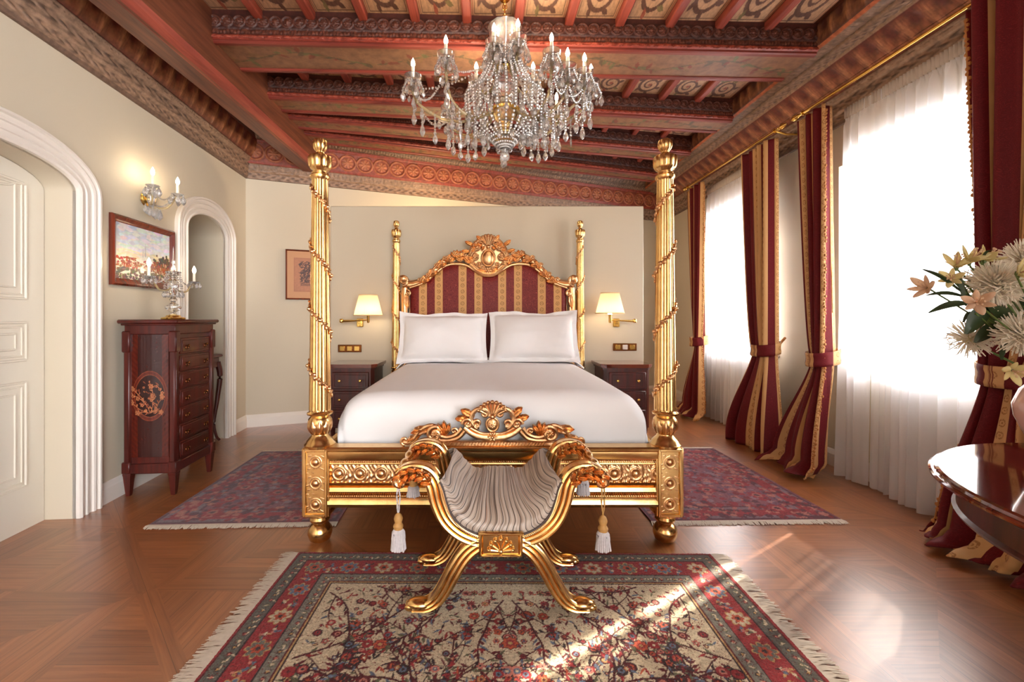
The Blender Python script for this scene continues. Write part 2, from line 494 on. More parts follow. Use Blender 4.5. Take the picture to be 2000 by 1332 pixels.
# gathered bench silk
m, t, b = new_mat('bench_silk'); M['bench_silk'] = m
uv = coord(t, 'UV'); s = t.nodes.new('ShaderNodeSeparateXYZ'); t.links.new(uv, s.inputs[0])
x = E(t, s.outputs['X'])
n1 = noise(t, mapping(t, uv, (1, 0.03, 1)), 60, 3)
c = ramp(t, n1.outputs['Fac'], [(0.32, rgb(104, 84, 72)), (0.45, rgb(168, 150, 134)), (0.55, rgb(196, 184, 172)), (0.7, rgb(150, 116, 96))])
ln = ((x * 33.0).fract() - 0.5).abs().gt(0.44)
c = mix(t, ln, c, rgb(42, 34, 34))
t.links.new(c, b.inputs['Base Color']); setin(b, Roughness=0.42); b.inputs['Sheen Weight'].default_value = 0.3

# sheer cloth
m, t, b = new_mat('sheer'); M['sheer'] = m
t.nodes.remove(b); out = t.nodes['Material Output']
tr = t.nodes.new('ShaderNodeBsdfTranslucent'); tr.inputs['Color'].default_value = (0.94, 0.94, 0.97, 1)
df = t.nodes.new('ShaderNodeBsdfDiffuse'); df.inputs['Color'].default_value = (0.9, 0.9, 0.92, 1)
tp = t.nodes.new('ShaderNodeBsdfTransparent')
m1 = t.nodes.new('ShaderNodeMixShader'); m1.inputs[0].default_value = 0.35; t.links.new(tr.outputs[0], m1.inputs[1]); t.links.new(df.outputs[0], m1.inputs[2])
m2 = t.nodes.new('ShaderNodeMixShader'); m2.inputs[0].default_value = 0.07; t.links.new(m1.outputs[0], m2.inputs[1]); t.links.new(tp.outputs[0], m2.inputs[2])
t.links.new(m2.outputs[0], out.inputs[0])

# window glass
def pane_glass(key):
    m, t, b = new_mat(key); M[key] = m
    t.nodes.remove(b); out = t.nodes['Material Output']
    tp = t.nodes.new('ShaderNodeBsdfTransparent'); gl = t.nodes.new('ShaderNodeBsdfGlossy'); gl.inputs['Roughness'].default_value = 0.02
    mm = t.nodes.new('ShaderNodeMixShader'); mm.inputs[0].default_value = 0.06; t.links.new(tp.outputs[0], mm.inputs[1]); t.links.new(gl.outputs[0], mm.inputs[2])
    t.links.new(mm.outputs[0], out.inputs[0])
pane_glass('window_glass')

# cut crystal
m, t, b = new_mat('crystal'); M['crystal'] = m
setin(b, Base_Color=(0.98, 0.97, 0.95, 1), Roughness=0.02, IOR=1.55)
b.inputs['Transmission Weight'].default_value = 0.76
b.inputs['Coat Weight'].default_value = 1.0; b.inputs['Coat IOR'].default_value = 1.9; b.inputs['Coat Roughness'].default_value = 0.0
# pale gilt glass of the chandelier arms
m, t, b = new_mat('crystal_gilt'); M['crystal_gilt'] = m
setin(b, Base_Color=rgb(238, 214, 160), Roughness=0.06, IOR=1.5)
b.inputs['Transmission Weight'].default_value = 0.6
b.inputs['Coat Weight'].default_value = 0.8

def glow(key, col, st):
    m, t, b = new_mat(key); M[key] = m
    setin(b, Base_Color=(1, 1, 1, 1)); b.inputs['Emission Color'].default_value = col; b.inputs['Emission Strength'].default_value = st
glow('bulb_glow', (1.0, 0.80, 0.55, 1), 160.0)
glow('sconce_glow', (1.0, 0.80, 0.55, 1), 70.0)
glow('soft_glow', (1.0, 0.78, 0.5, 1), 60.0)

# pleated lamp shade lets light through
m, t, b = new_mat('shade_cloth'); M['shade_cloth'] = m
t.nodes.remove(b); out = t.nodes['Material Output']
tr = t.nodes.new('ShaderNodeBsdfTranslucent'); tr.inputs['Color'].default_value = rgb(250, 226, 190)
df = t.nodes.new('ShaderNodeBsdfDiffuse'); df.inputs['Color'].default_value = rgb(240, 214, 180)
m1 = t.nodes.new('ShaderNodeMixShader'); m1.inputs[0].default_value = 0.5; t.links.new(tr.outputs[0], m1.inputs[1]); t.links.new(df.outputs[0], m1.inputs[2]); t.links.new(m1.outputs[0], out.inputs[0])

def petal_mat(key, col):
    m, t, b = new_mat(key); M[key] = m
    setin(b, Base_Color=col, Roughness=0.6)
    tr = t.nodes.new('ShaderNodeBsdfTranslucent'); tr.inputs['Color'].default_value = col
    mm = t.nodes.new('ShaderNodeMixShader'); mm.inputs[0].default_value = 0.6
    t.links.new(b.outputs[0], mm.inputs[1]); t.links.new(tr.outputs[0], mm.inputs[2]); t.links.new(mm.outputs[0], t.nodes['Material Output'].inputs[0])
petal_mat('white_petal', rgb(250, 246, 236)); petal_mat('cream_petal', rgb(240, 230, 184)); petal_mat('pink_petal', rgb(238, 214, 188))
# clear glass of the larger turned pieces
m, t, b = new_mat('crystal_clear'); M['crystal_clear'] = m
setin(b, Base_Color=(0.98, 0.97, 0.95, 1), Roughness=0.02, IOR=1.5)
b.inputs['Transmission Weight'].default_value = 0.93
b.inputs['Coat Weight'].default_value = 1.0; b.inputs['Coat IOR'].default_value = 1.8; b.inputs['Coat Roughness'].default_value = 0.0
# ------------------------------------------------------------------ the room
C0 = Vector((-2.736, 5.006, 0)); DU = Vector((0.0816, -0.9967, 0)); NL = Vector((0.9967, 0.0816, 0))
def WL(u, z, o=0.0):                      # a point on the left wall: u metres from the far corner, o metres into the room
    return C0 + DU * u + NL * o + Vector((0, 0, z))
RW = 2.93
BD = Vector((1, 0.40, 0)).normalized(); BN = Vector((BD.y, -BD.x, 0))
def WB(s, z, o=0.0): return C0 + BD * s + BN * o + Vector((0, 0, z))
SB = (RW - C0.x) / BD.x                  # length of the back wall
CEIL = 3.44; ZB = 3.22; REAR = -3.4
Lw = (C0.y - REAR) / 0.9967

mb = MB(); mb.box((0.1, 2.0, -0.05), (7.6, 11.4, 0.1)); struct('floor', mb, M['parquet'])

def arch_path(u0, u1, spring, rise, wd=0.0, n=22, z0=0.0):
    c = (u0 + u1) / 2; a = (u1 - u0) / 2 + wd; b_ = rise + wd
    pts = [(c - a, z0)] + [(c - a * math.cos(PI * k / n), spring + b_ * math.sin(PI * k / n)) for k in range(n + 1)] + [(c + a, z0)]
    return pts
NICHE = (0.458, 1.137, 2.05, 0.17); DOOR = (2.278, 3.22, 2.03, 0.14)

def wall_with_holes(outer, holes, P):
    bm = bmesh.new()
    def loop(pts):
        vs = [bm.verts.new(P(*p)) for p in pts]
        for i in range(len(vs)): bm.edges.new((vs[i], vs[(i + 1) % len(vs)]))
    loop(outer)
    for h in holes: loop(h)
    bmesh.ops.triangle_fill(bm, use_beauty=True, use_dissolve=False, edges=bm.edges[:])
    vs = [v.co.copy() for v in bm.verts]; bm.verts.index_update()
    fs = [tuple(v.index for v in f.verts) for f in bm.faces]; bm.free()
    m_ = MB(); m_.add(vs, fs); return m_
# left wall: its lower edge runs round the two openings
pn = arch_path(*NICHE); pd = arch_path(*DOOR)
outline = [(0, 0)] + pn + pd + [(Lw, 0), (Lw, CEIL + .05), (0, CEIL + .05)]
mb = wall_with_holes(outline, [], lambda u, z: WL(u, z))
def reveal(mb, pts, depth):
    n = len(pts); vs = [WL(u, z, 0) for u, z in pts] + [WL(u, z, -depth) for u, z in pts]
    mb.add(vs, [(i, i + 1, n + i + 1, n + i) for i in range(n - 1)])
reveal(mb, pn, 0.75); reveal(mb, pd, 0.24)
mb.add([WL(NICHE[0] - .1, 0, -.75), WL(NICHE[1] + .1, 0, -.75), WL(NICHE[1] + .1, 2.4, -.75), WL(NICHE[0] - .1, 2.4, -.75)], [(0, 1, 2, 3)])
# outer skin so that no daylight leaks in
mb.add([WL(0, 0, -.9), WL(Lw, 0, -.9), WL(Lw, CEIL, -.9), WL(0, CEIL, -.9)], [(0, 1, 2, 3)])
struct('wall_left', mb, M['wall_paint'], angle=30)

mb = MB(); mb.add([WB(-.05, 0), WB(SB + .3, 0), WB(SB + .3, CEIL + .05), WB(-.05, CEIL + .05)], [(0, 1, 2, 3)])
struct('wall_back', mb, M['wall_paint'])

WINS = [(2.42, 3.66), (4.46, 5.84)]; SILL, HEAD = 0.86, 2.5
def pierced(x):                            # a wall of quads with the two window openings left out
    m_ = MB(); ys = [REAR] + [y for w_ in WINS for y in w_] + [7.6]; zs = [0, SILL, HEAD, CEIL + .05]
    for i in range(len(ys) - 1):
        for j in range(3):
            if i in (1, 3) and j == 1: continue
            m_.add([(x, ys[i], zs[j]), (x, ys[i + 1], zs[j]), (x, ys[i + 1], zs[j + 1]), (x, ys[i], zs[j + 1])], [(0, 1, 2, 3)])
    return m_
mb = pierced(RW)
for y0, y1 in WINS:
    q = [(y0, SILL), (y1, SILL), (y1, HEAD), (y0, HEAD)]
    vs = [Vector((RW, y, z)) for y, z in q] + [Vector((RW + .34, y, z)) for y, z in q]
    mb.add(vs, [(i, (i + 1) % 4, 4 + (i + 1) % 4, 4 + i) for i in range(4)])
mb2 = pierced(RW + .34); mb.add(mb2.v, mb2.f)
struct('wall_right', mb, M['wall_paint'])

for i, (y0, y1) in enumerate(WINS):
    root = bpy.data.objects.new('window_%d' % (2 - i), None); COL.objects.link(root); root.location = (RW + .27, (y0 + y1) / 2, 0); root['kind'] = 'structure'
    W = y1 - y0; Hh = HEAD - SILL; zc = (HEAD + SILL) / 2
    f = MB()
    for s in (-1, 1): f.box((0, s * (W / 2 - .035), zc), (.07, .07, Hh), .008)
    f.box((0, 0, SILL + .035), (.07, W, .07), .008); f.box((0, 0, HEAD - .035), (.07, W, .07), .008)
    f.box((0, 0, zc), (.06, .08, Hh - .1), .008)
    obj('window_frame', f, M['white_paint'], root)
    g = MB()
    for s in (-1, 1): g.box((0, s * W / 4, SILL + Hh * .70), (.04, W / 2 - .08, .03), .004)
    obj('glazing_bar', g, M['white_paint'], root)
    for s in (-1, 1):
        p = MB(); p.add([(0, s * .04, SILL + .07), (0, s * (W / 2 - .07), SILL + .07), (0, s * (W / 2 - .07), HEAD - .07), (0, s * .04, HEAD - .07)], [(0, 1, 2, 3)])
        obj('pane', p, M['window_glass'], root)
    sl = MB(); sl.box((-.13, 0, SILL + .0), (.36, W + .12, .035), .01); obj('window_sill', sl, M['white_paint'], root)

# architraves of the two arched openings: fluted profile swept round the arch
def architrave(name, A, wd=0.16):
    prof = [(0, -.02), (0, .022), (.012, .03), (.02, .03), (.024, .018), (.05, .018), (.054, .026), (.066, .026), (.07, .016), (.096, .018), (.1, .03), (.112, .034), (.118, .024), (.134, .024), (.14, .04), (.154, .04), (.16, .03), (.16, -.0)]
    cols = [[WL(u, z, o) for (u, z) in arch_path(A[0], A[1], A[2], A[3], wq)] for wq, o in prof]
    n = len(cols[0]); mb = MB(); vs = [p for c in cols for p in c]
    mb.add(vs, [(j * n + i, j * n + i + 1, (j + 1) * n + i + 1, (j + 1) * n + i) for j in range(len(cols) - 1) for i in range(n - 1)])
    return struct(name, mb, M['white_paint'], angle=25)
architrave('trim_1', NICHE); architrave('trim_2', DOOR)

# arched door set back in the near opening
door = bpy.data.objects.new('door_1', None); COL.objects.link(door); door['kind'] = 'structure'
mb = MB(); pts = arch_path(DOOR[0], DOOR[1], DOOR[2], DOOR[3], -.004)
mb.prism([WL(u, z, -.18) for u, z in pts], (0, 0, 0), -NL * .045); obj('door_leaf', mb, M['door_paint'], door, angle=25)
for (z0, z1, arch) in ((1.36, None, True), (1.0, 1.22, False), (.26, .87, False)):
    mb = MB()
    for wq, rr in ((-.125, .009), (-.15, .006), (-.19, .007)):
        u0, u1 = DOOR[0] - wq, DOOR[1] + wq; dz = (-wq - .125)
        if arch: pts = arch_path(DOOR[0], DOOR[1], DOOR[2], DOOR[3], wq, z0=z0 + dz)
        else: pts = [(u0, z0 + dz), (u0, z1 - dz), (u1, z1 - dz), (u1, z0 + dz)]
        mb.tube([WL(u, z, -.178) for u, z in pts], rr, 6, up=NL, closed=True)
    obj('panel_moulding', mb, M['door_paint'], door)

# baseboards
BP = [(0, 0), (.02, 0), (.02, .1), (.014, .112), (.01, .13), (.004, .14), (0, .14)]
def base_run(name, Pf, a, b_):
    mb = MB(); mb.prism([Pf(a, z, o) for o, z in BP], (0, 0, 0), Pf(b_, 0, 0) - Pf(a, 0, 0)); return mb
mb = base_run('', WL, 0.0, NICHE[0] - .16)
for a, b_ in ((NICHE[1] + .16, DOOR[0] - .16), (DOOR[1] + .16, Lw)):
    q = base_run('', WL, a, b_); mb.add(q.v, q.f)
struct('baseboard_left', mb, M['white_paint'], angle=20)
struct('baseboard_back', base_run('', WB, 0, SB), M['white_paint'], angle=20)
WRf = lambda s, z, o=0.0: Vector((RW - o, s, z))
struct('baseboard_right', base_run('', WRf, REAR, 7.25), M['white_paint'], angle=20)

# free-standing partition behind the bed head
PANEL_Y = 4.76
mb = MB(); mb.box((.0075, PANEL_Y + .05, 1.227), (3.385, .10, 2.454), .006)
struct('wall_partition', mb, M['wall_paint'])

# ------------------------------------------------------------------ carved cornices
def L3(*c): return np.array([lin(x) for x in c], dtype=np.float32)
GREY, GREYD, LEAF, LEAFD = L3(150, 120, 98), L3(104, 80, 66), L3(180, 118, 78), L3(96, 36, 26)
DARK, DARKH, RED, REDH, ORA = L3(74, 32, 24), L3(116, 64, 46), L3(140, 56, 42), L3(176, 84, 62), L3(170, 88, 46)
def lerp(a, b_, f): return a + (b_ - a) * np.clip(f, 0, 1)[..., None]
def pat_flat(s, t): return 0 * s * t, None
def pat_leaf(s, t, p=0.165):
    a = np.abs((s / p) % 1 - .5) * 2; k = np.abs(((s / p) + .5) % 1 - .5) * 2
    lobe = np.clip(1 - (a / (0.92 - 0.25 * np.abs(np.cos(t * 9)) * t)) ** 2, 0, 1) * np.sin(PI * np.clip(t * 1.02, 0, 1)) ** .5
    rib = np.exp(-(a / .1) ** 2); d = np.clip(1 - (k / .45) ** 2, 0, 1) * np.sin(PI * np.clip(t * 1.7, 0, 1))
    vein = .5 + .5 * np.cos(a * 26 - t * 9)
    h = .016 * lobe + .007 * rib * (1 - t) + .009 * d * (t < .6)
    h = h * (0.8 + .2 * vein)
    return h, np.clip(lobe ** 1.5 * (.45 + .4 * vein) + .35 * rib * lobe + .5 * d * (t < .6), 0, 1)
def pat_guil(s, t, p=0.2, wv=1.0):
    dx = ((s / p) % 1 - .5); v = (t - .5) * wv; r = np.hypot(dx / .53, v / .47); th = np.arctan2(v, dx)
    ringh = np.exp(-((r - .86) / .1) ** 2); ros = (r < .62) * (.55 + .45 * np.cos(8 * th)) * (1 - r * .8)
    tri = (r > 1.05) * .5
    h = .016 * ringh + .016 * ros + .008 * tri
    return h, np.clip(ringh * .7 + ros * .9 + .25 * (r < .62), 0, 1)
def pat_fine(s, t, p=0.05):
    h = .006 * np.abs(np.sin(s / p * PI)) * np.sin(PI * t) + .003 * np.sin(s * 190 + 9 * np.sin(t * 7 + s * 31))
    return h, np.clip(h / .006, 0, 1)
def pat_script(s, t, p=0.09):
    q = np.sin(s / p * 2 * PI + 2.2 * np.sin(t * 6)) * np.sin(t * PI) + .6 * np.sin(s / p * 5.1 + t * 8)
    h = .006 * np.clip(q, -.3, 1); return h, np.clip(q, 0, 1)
def relief_run(name, P, s0, s1, segs, res=0.009, mat='carved_wood', parent=None):
    """P(s,z,o) gives points; segs: ((o0,z0),(o1,z1),rows,pattern,low colour,high colour)"""
    ns = max(2, int(abs(s1 - s0) / res)); S_ = np.linspace(s0, s1, ns)
    base = np.array([P(s, 0, 0) for s in (s0, s1)], dtype=np.float64)
    nrm = np.array(P(s0, 0, 1) - P(s0, 0, 0), dtype=np.float64)
    B0 = base[0] + (base[1] - base[0]) * np.linspace(0, 1, ns)[:, None]
    rows, cols = [], []
    for (o0, z0), (o1, z1), k, pat, c0, c1 in segs:
        dn = np.array((z0 - z1, o1 - o0)); dn = dn / (np.hypot(*dn) + 1e-9)   # section normal, pointing down and into the room
        if dn[0] < 0 and abs(dn[0]) > abs(dn[1]): dn = -dn
        dn = np.array((abs(dn[0]) if True else dn[0], -abs(dn[1])))
        for j in range(k + 1):
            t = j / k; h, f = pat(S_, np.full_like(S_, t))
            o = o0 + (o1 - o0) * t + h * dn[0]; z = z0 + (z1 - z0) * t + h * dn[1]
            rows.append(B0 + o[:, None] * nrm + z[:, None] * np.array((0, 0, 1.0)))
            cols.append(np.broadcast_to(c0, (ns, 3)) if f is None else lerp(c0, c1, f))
    return np_mesh(name, np.array(rows), ns, len(rows), M[mat], parent, colors=np.array(cols))
fl = pat_flat
def low_band(top):
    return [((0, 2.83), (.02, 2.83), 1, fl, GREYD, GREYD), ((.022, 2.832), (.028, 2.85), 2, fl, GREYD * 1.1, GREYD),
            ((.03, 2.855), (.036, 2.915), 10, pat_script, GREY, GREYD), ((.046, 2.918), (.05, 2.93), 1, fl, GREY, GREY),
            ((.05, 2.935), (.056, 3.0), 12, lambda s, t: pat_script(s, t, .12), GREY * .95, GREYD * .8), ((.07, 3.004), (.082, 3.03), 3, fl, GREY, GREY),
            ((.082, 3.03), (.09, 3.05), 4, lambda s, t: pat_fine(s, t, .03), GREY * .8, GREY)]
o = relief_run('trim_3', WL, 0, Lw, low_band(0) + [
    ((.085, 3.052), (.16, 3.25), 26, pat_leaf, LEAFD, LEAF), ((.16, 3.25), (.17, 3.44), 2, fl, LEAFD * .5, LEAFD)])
o['kind'] = 'structure'
RWf = lambda s, z, o=0.0: Vector((RW - o, s, z))
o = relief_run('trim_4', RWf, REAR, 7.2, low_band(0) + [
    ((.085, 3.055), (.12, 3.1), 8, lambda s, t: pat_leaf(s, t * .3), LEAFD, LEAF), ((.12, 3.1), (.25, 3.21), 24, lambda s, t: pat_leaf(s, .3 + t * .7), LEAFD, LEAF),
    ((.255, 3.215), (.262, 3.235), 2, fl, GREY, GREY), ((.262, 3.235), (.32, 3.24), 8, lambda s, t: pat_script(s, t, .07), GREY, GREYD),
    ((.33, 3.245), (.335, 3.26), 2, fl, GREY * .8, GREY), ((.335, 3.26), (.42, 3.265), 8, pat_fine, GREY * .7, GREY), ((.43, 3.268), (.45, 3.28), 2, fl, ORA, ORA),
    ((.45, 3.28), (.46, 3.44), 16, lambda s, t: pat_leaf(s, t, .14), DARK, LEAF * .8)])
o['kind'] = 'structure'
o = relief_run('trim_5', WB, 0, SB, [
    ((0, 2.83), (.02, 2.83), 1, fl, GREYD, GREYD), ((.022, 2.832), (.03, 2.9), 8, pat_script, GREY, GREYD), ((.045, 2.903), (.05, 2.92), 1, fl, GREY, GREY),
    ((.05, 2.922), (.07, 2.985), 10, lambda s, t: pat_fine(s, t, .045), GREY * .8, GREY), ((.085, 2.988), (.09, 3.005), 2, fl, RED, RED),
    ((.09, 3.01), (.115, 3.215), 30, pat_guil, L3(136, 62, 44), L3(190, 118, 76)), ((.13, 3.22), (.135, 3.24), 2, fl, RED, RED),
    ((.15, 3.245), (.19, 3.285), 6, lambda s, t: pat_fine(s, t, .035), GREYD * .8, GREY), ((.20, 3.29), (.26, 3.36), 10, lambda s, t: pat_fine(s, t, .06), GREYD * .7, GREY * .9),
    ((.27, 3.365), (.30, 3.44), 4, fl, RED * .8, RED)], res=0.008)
o['kind'] = 'structure'

# ------------------------------------------------------------------ ceiling, beams, painted panels
mb = MB(); mb.box((.1, 2.1, CEIL + .04), (6.6, 11.2, .08)); ceiling = struct('ceiling', mb, M['beam_wood'])
mb = MB()       # beam along the left wall, with its red chamfer
xs0, xs1, ch, zb_ = -2.175, -1.95, .05, 2.965
sec = [(xs0, CEIL), (xs0, zb_ + ch * .5), (xs0 + ch * .5, zb_), (xs1 - ch, zb_), (xs1 - ch * .2, zb_ + ch * .8), (xs1, zb_ + ch * 1.4), (xs1, CEIL)]
mb.prism([Vector((x, REAR, z)) for x, z in sec], (0, 0, 0), (0, 8.8, 0))
obj('wall_beam', mb, M['beam_wood'], ceiling, smooth=False)
mb = MB(); mb.prism([Vector((x, REAR, z)) for x, z in ((xs1 - ch - .004, zb_ - .002), (xs1 - ch * .15, zb_ + ch * .75), (xs1 + .003, zb_ + ch * 1.5), (xs1 - .03, zb_ + ch * 1.5))], (0, 0, 0), (0, 8.75, 0))
obj('beam_arris', mb, M['rib_red'], ceiling, smooth=False)

def vine_raster(Lm, wm, seed, px=150):
    R = Raster(int(Lm * px), max(8, int(wm * px)), L3(132, 92, 66)); r = random.Random(seed)
    h = R.h; xs = np.arange(0, R.w, 3.0)
    R.line([(x, h / 2 + h * .22 * math.sin(x / 26.0)) for x in xs], 1.1, L3(96, 78, 52))
    for x in range(4, R.w, 6):
        y = h / 2 + h * .22 * math.sin(x / 26.0)
        R.leaf(x, y, r.uniform(0, 6.28), r.uniform(7, 15), r.uniform(1.5, 3), r.choice((L3(104, 96, 60), L3(120, 60, 44), L3(92, 74, 52), L3(128, 92, 60))))
    return R
BEAMS = [(1.70, 1.86, .36), (3.125, 3.285, .40), (3.90, 4.41, .30), (4.27, 5.32, .27), (4.62, 6.17, .25)]   # front face at the left end, at the right end, width
XL, XR = -2.23, 2.47
def beam_frame(yl, yr):
    a = Vector((XL, yl, 0)); b_ = Vector((XR, yr, 0)); d = (b_ - a).normalized(); n = Vector((d.y, -d.x, 0))
    return a, (b_ - a).length, d, n
for bi, (yl, yr, wd) in enumerate(BEAMS):
    a, L, d, n = beam_frame(yl, yr)
    Pf = lambda s, z, o=0.0, a=a, d=d, n=n: a + d * s + n * o + Vector((0, 0, z))
    mb = MB(); sec = [Pf(0, z, o) for o, z in ((-.012, CEIL), (-.012, ZB + .012), (-wd + .012, ZB + .012), (-wd + .012, CEIL))]
    mb.prism(sec, (0, 0, 0), d * L); bo = obj('ceiling_beam', mb, M['beam_wood'], ceiling, smooth=False)
    mb = MB(); mb.prism([Pf(0, z, o) for o, z in ((-wd, CEIL), (-wd, ZB + .005), (-wd + .02, ZB + .005), (-wd + .02, CEIL))], (0, 0, 0), d * L)
    obj('beam_back_face', mb, M['beam_wood'], bo, smooth=False)
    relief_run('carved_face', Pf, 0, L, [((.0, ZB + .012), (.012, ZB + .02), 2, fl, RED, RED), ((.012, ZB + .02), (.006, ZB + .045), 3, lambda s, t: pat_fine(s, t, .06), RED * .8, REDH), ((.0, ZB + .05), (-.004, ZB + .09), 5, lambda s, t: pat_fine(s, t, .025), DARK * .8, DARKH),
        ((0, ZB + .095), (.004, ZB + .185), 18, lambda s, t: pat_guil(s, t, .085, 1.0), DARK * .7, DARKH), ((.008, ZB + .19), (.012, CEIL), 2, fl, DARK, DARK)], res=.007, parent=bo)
    mb = MB()
    for o0, o1 in ((-.005, -.05), (-wd + .05, -wd + .005)):
        mb.prism([Pf(0, z, o) for o, z in ((o0, ZB + .014), (o0, ZB), (o0 - .01, ZB - .008), (o1 + .01, ZB - .008), (o1, ZB), (o1, ZB + .014))], (0, 0, 0), d * L)
    obj('soffit_moulding', mb, M['beam_red'], bo, smooth=False)
    R = vine_raster(L, wd - .1, bi)
    painted_sheet('painted_soffit', R, Pf(0, ZB + .008, -.05), d * L, n * -(wd - .1), M['painted_wood'], bo)

def scroll_raster(seed, w_=68, h_=110):
    r = random.Random(seed); R = Raster(w_, h_, L3(184, 144, 110)); br = L3(98, 66, 52); rd = L3(150, 78, 56); ol = L3(120, 104, 66)
    for q in (2, 5): R.line([(q, q), (w_ - 1 - q, q), (w_ - 1 - q, h_ - 1 - q), (q, h_ - 1 - q), (q, q)], .8, rd if q == 2 else br)
    def spiral(cx, cy, r0, turns, a0, sg, col, wd0):
        n = 60; pts = []; ws = []
        for i in range(n):
            t = i / (n - 1); a = a0 + sg * t * turns * 2 * PI; rr = r0 * (1 - t) ** .8
            pts.append((cx + rr * math.cos(a), cy + rr * math.sin(a))); ws.append(wd0 * (1 - t * .6))
        R.line(pts, ws, col); return pts
    for cy, sg in ((h_ * .28, 1), (h_ * .72, -1)):
        p = spiral(w_ * .5, cy, w_ * .34, 2.0, r.uniform(-.6, .6) + PI / 2 * sg, sg, br, 3.0)
        for i in range(0, 30, 5):
            x, y = p[i]; R.leaf(x, y, math.atan2(y - cy, x - w_ / 2) + sg * .7, 12, 3.2, r.choice((br, ol, rd, br)))
        R.disc(w_ * .5, cy, 4, rd, 6)
    R.line([(w_ * .15, h_ * .5 + 8 * math.sin(x * .2)) if 0 else (6 + x, h_ * .5 + 7 * math.sin(x * .11)) for x in range(0, w_ - 12, 2)], 2.0, ol)
    return R
_pm = []
for k in range(4):
    o = painted_sheet('painted_panel', scroll_raster(k), (-.5, -.5, 0), (1, 0, 0), (0, 1, 0), M['painted_wood'], ceiling); _pm.append(o)
_first = [True] * 4; _k = 0
_rib = MB(); _rib.box((0, 0, 0), (1, 1, 1), 0); ribsrc = None
for bi in range(len(BEAMS) - 1):
    yl0, yr0, wd0 = BEAMS[bi]; yl1, yr1, _ = BEAMS[bi + 1]
    for i in range(13):
        x = -2.0 + i * .372
        f = (x - XL) / (XR - XL); ya = yl0 + (yr0 - yl0) * f + wd0 * 1.03; yb = yl1 + (yr1 - yl1) * f
        if yb - ya < .06: continue
        yaw = 0.0
        mb = MB(); mb.box((x, (ya + yb) / 2, CEIL - .03), (.065, yb - ya + .02, .06), .008)
        if x < XR - .02: obj('ceiling_rib', mb, M['rib_red'], ceiling, smooth=False)
        xc = x + .186
        if xc > XR: continue
        f = (xc - XL) / (XR - XL); ya = yl0 + (yr0 - yl0) * f + wd0 * 1.03; yb = yl1 + (yr1 - yl1) * f
        if yb - ya < .06: continue
        src = _pm[_k % 4]
        o = src if _first[_k % 4] else dup(src)
        _first[_k % 4] = False; _k += 1
        o.location = (xc, (ya + yb) / 2, CEIL - .004); o.scale = (.306, yb - ya + .03, 1)
for k in range(4):
    if _first[k]: bpy.data.objects.remove(_pm[k])
# a warm lamp standing out of sight behind the partition washes the cornice
lamp((-.45, 5.2, 2.25), 26, (1.0, .72, .42), .05, 'uplight')
# ------------------------------------------------------------------ carving helpers
def smooth(pts, n=8, closed=False):
    P = [Vector(p) for p in pts]; out = []; m = len(P)
    for i in range(m - 1):
        p0, p1, p2, p3 = P[max(i - 1, 0)], P[i], P[i + 1], P[min(i + 2, m - 1)]
        for k in range(n):
            t = k / n
            out.append(.5 * ((2 * p1) + (p2 - p0) * t + (2 * p0 - 5 * p1 + 4 * p2 - p3) * t * t + (3 * p1 - p0 - 3 * p2 + p3) * t ** 3))
    out.append(P[-1]); return out
class Carve:
    """scrollwork in an upright plane facing the viewer: x across, z up, y = Y minus relief"""
    def __init__(s, mb, cx, Y): s.mb, s.cx, s.Y = mb, cx, Y
    def P(s, x, z, d=0.0): return Vector((s.cx + x, s.Y - d, z))
    def stroke(s, pts, r0, r1=None, d=0.01, n=8, flat=1.0, sm=6):
        r1 = r0 if r1 is None else r1
        q = smooth([(x, z, 0) for x, z in pts], sm); m = len(q)
        s.mb.tube([s.P(p.x, p.y, d) for p in q], [r0 + (r1 - r0) * i / (m - 1) for i in range(m)], n, flat=flat, up=(0, 1, 0))
    def curl(s, x, z, R, a0, turns, sg, r0, r1, d=0.012):
        pts = []; n = 26; rr = []
        for i in range(n):
            t = i / (n - 1); a = a0 + sg * t * turns * 2 * PI; q = R * (1 - .82 * t)
            pts.append(s.P(x + q * math.cos(a), z + q * math.sin(a), d)); rr.append(r0 + (r1 - r0) * t)
        s.mb.tube(pts, rr, 8, up=(0, 1, 0)); s.mb.ball(pts[-1], r1 * 1.7, 10, 6)
    def leaf(s, x, z, ang, L, wd, d=0.012, lift=.012):
        def f(u, v):
            q = math.sin(PI * min(1, v * .94 + .05)) ** .7 * (1 + .13 * math.cos(v * 24)); a = (u - .5) * 2
            px_, pz = v * L, a * wd * q + .18 * L * v * v * math.sin(ang * 0 + 1) * .6
            return s.P(x + px_ * math.cos(ang) - pz * math.sin(ang), z + px_ * math.sin(ang) + pz * math.cos(ang),
                       d + lift * math.sin(PI * v) * (1 - a * a) + .004 * math.cos(a * 9) + .006 * v)
        s.mb.surf(f, 7, 12)
        def g(u, v):
            p = f(u, v); return Vector((p.x, s.Y + .004, p.z))
        s.mb.surf(g, 3, 6)
    def rosette(s, x, z, r, d=0.015, k=8):
        for i in range(k):
            a = 2 * PI * i / k
            s.mb.ball(s.P(x + .6 * r * math.cos(a), z + .6 * r * math.sin(a), d), (r * .42, r * .3, r * .26), 8, 6, Matrix.Rotation(-a, 4, 'Y'))
        s.mb.ball(s.P(x, z, d + r * .2), r * .34, 10, 6)
    def shell(s, x, z, R, a0, a1, k=7, d=0.014, r=.012):
        for i in range(k):
            a = a0 + (a1 - a0) * i / (k - 1)
            s.stroke([(x + .15 * R * math.cos(a), z + .15 * R * math.sin(a)), (x + .6 * R * math.cos(a), z + .6 * R * math.sin(a)), (x + R * math.cos(a), z + R * math.sin(a))], r * .5, r, d, 8)
            s.mb.ball(s.P(x + R * math.cos(a), z + R * math.sin(a), d + .003), r * 1.15, 8, 6)
def sym(fn):
    for sg in (-1, 1): fn(sg)
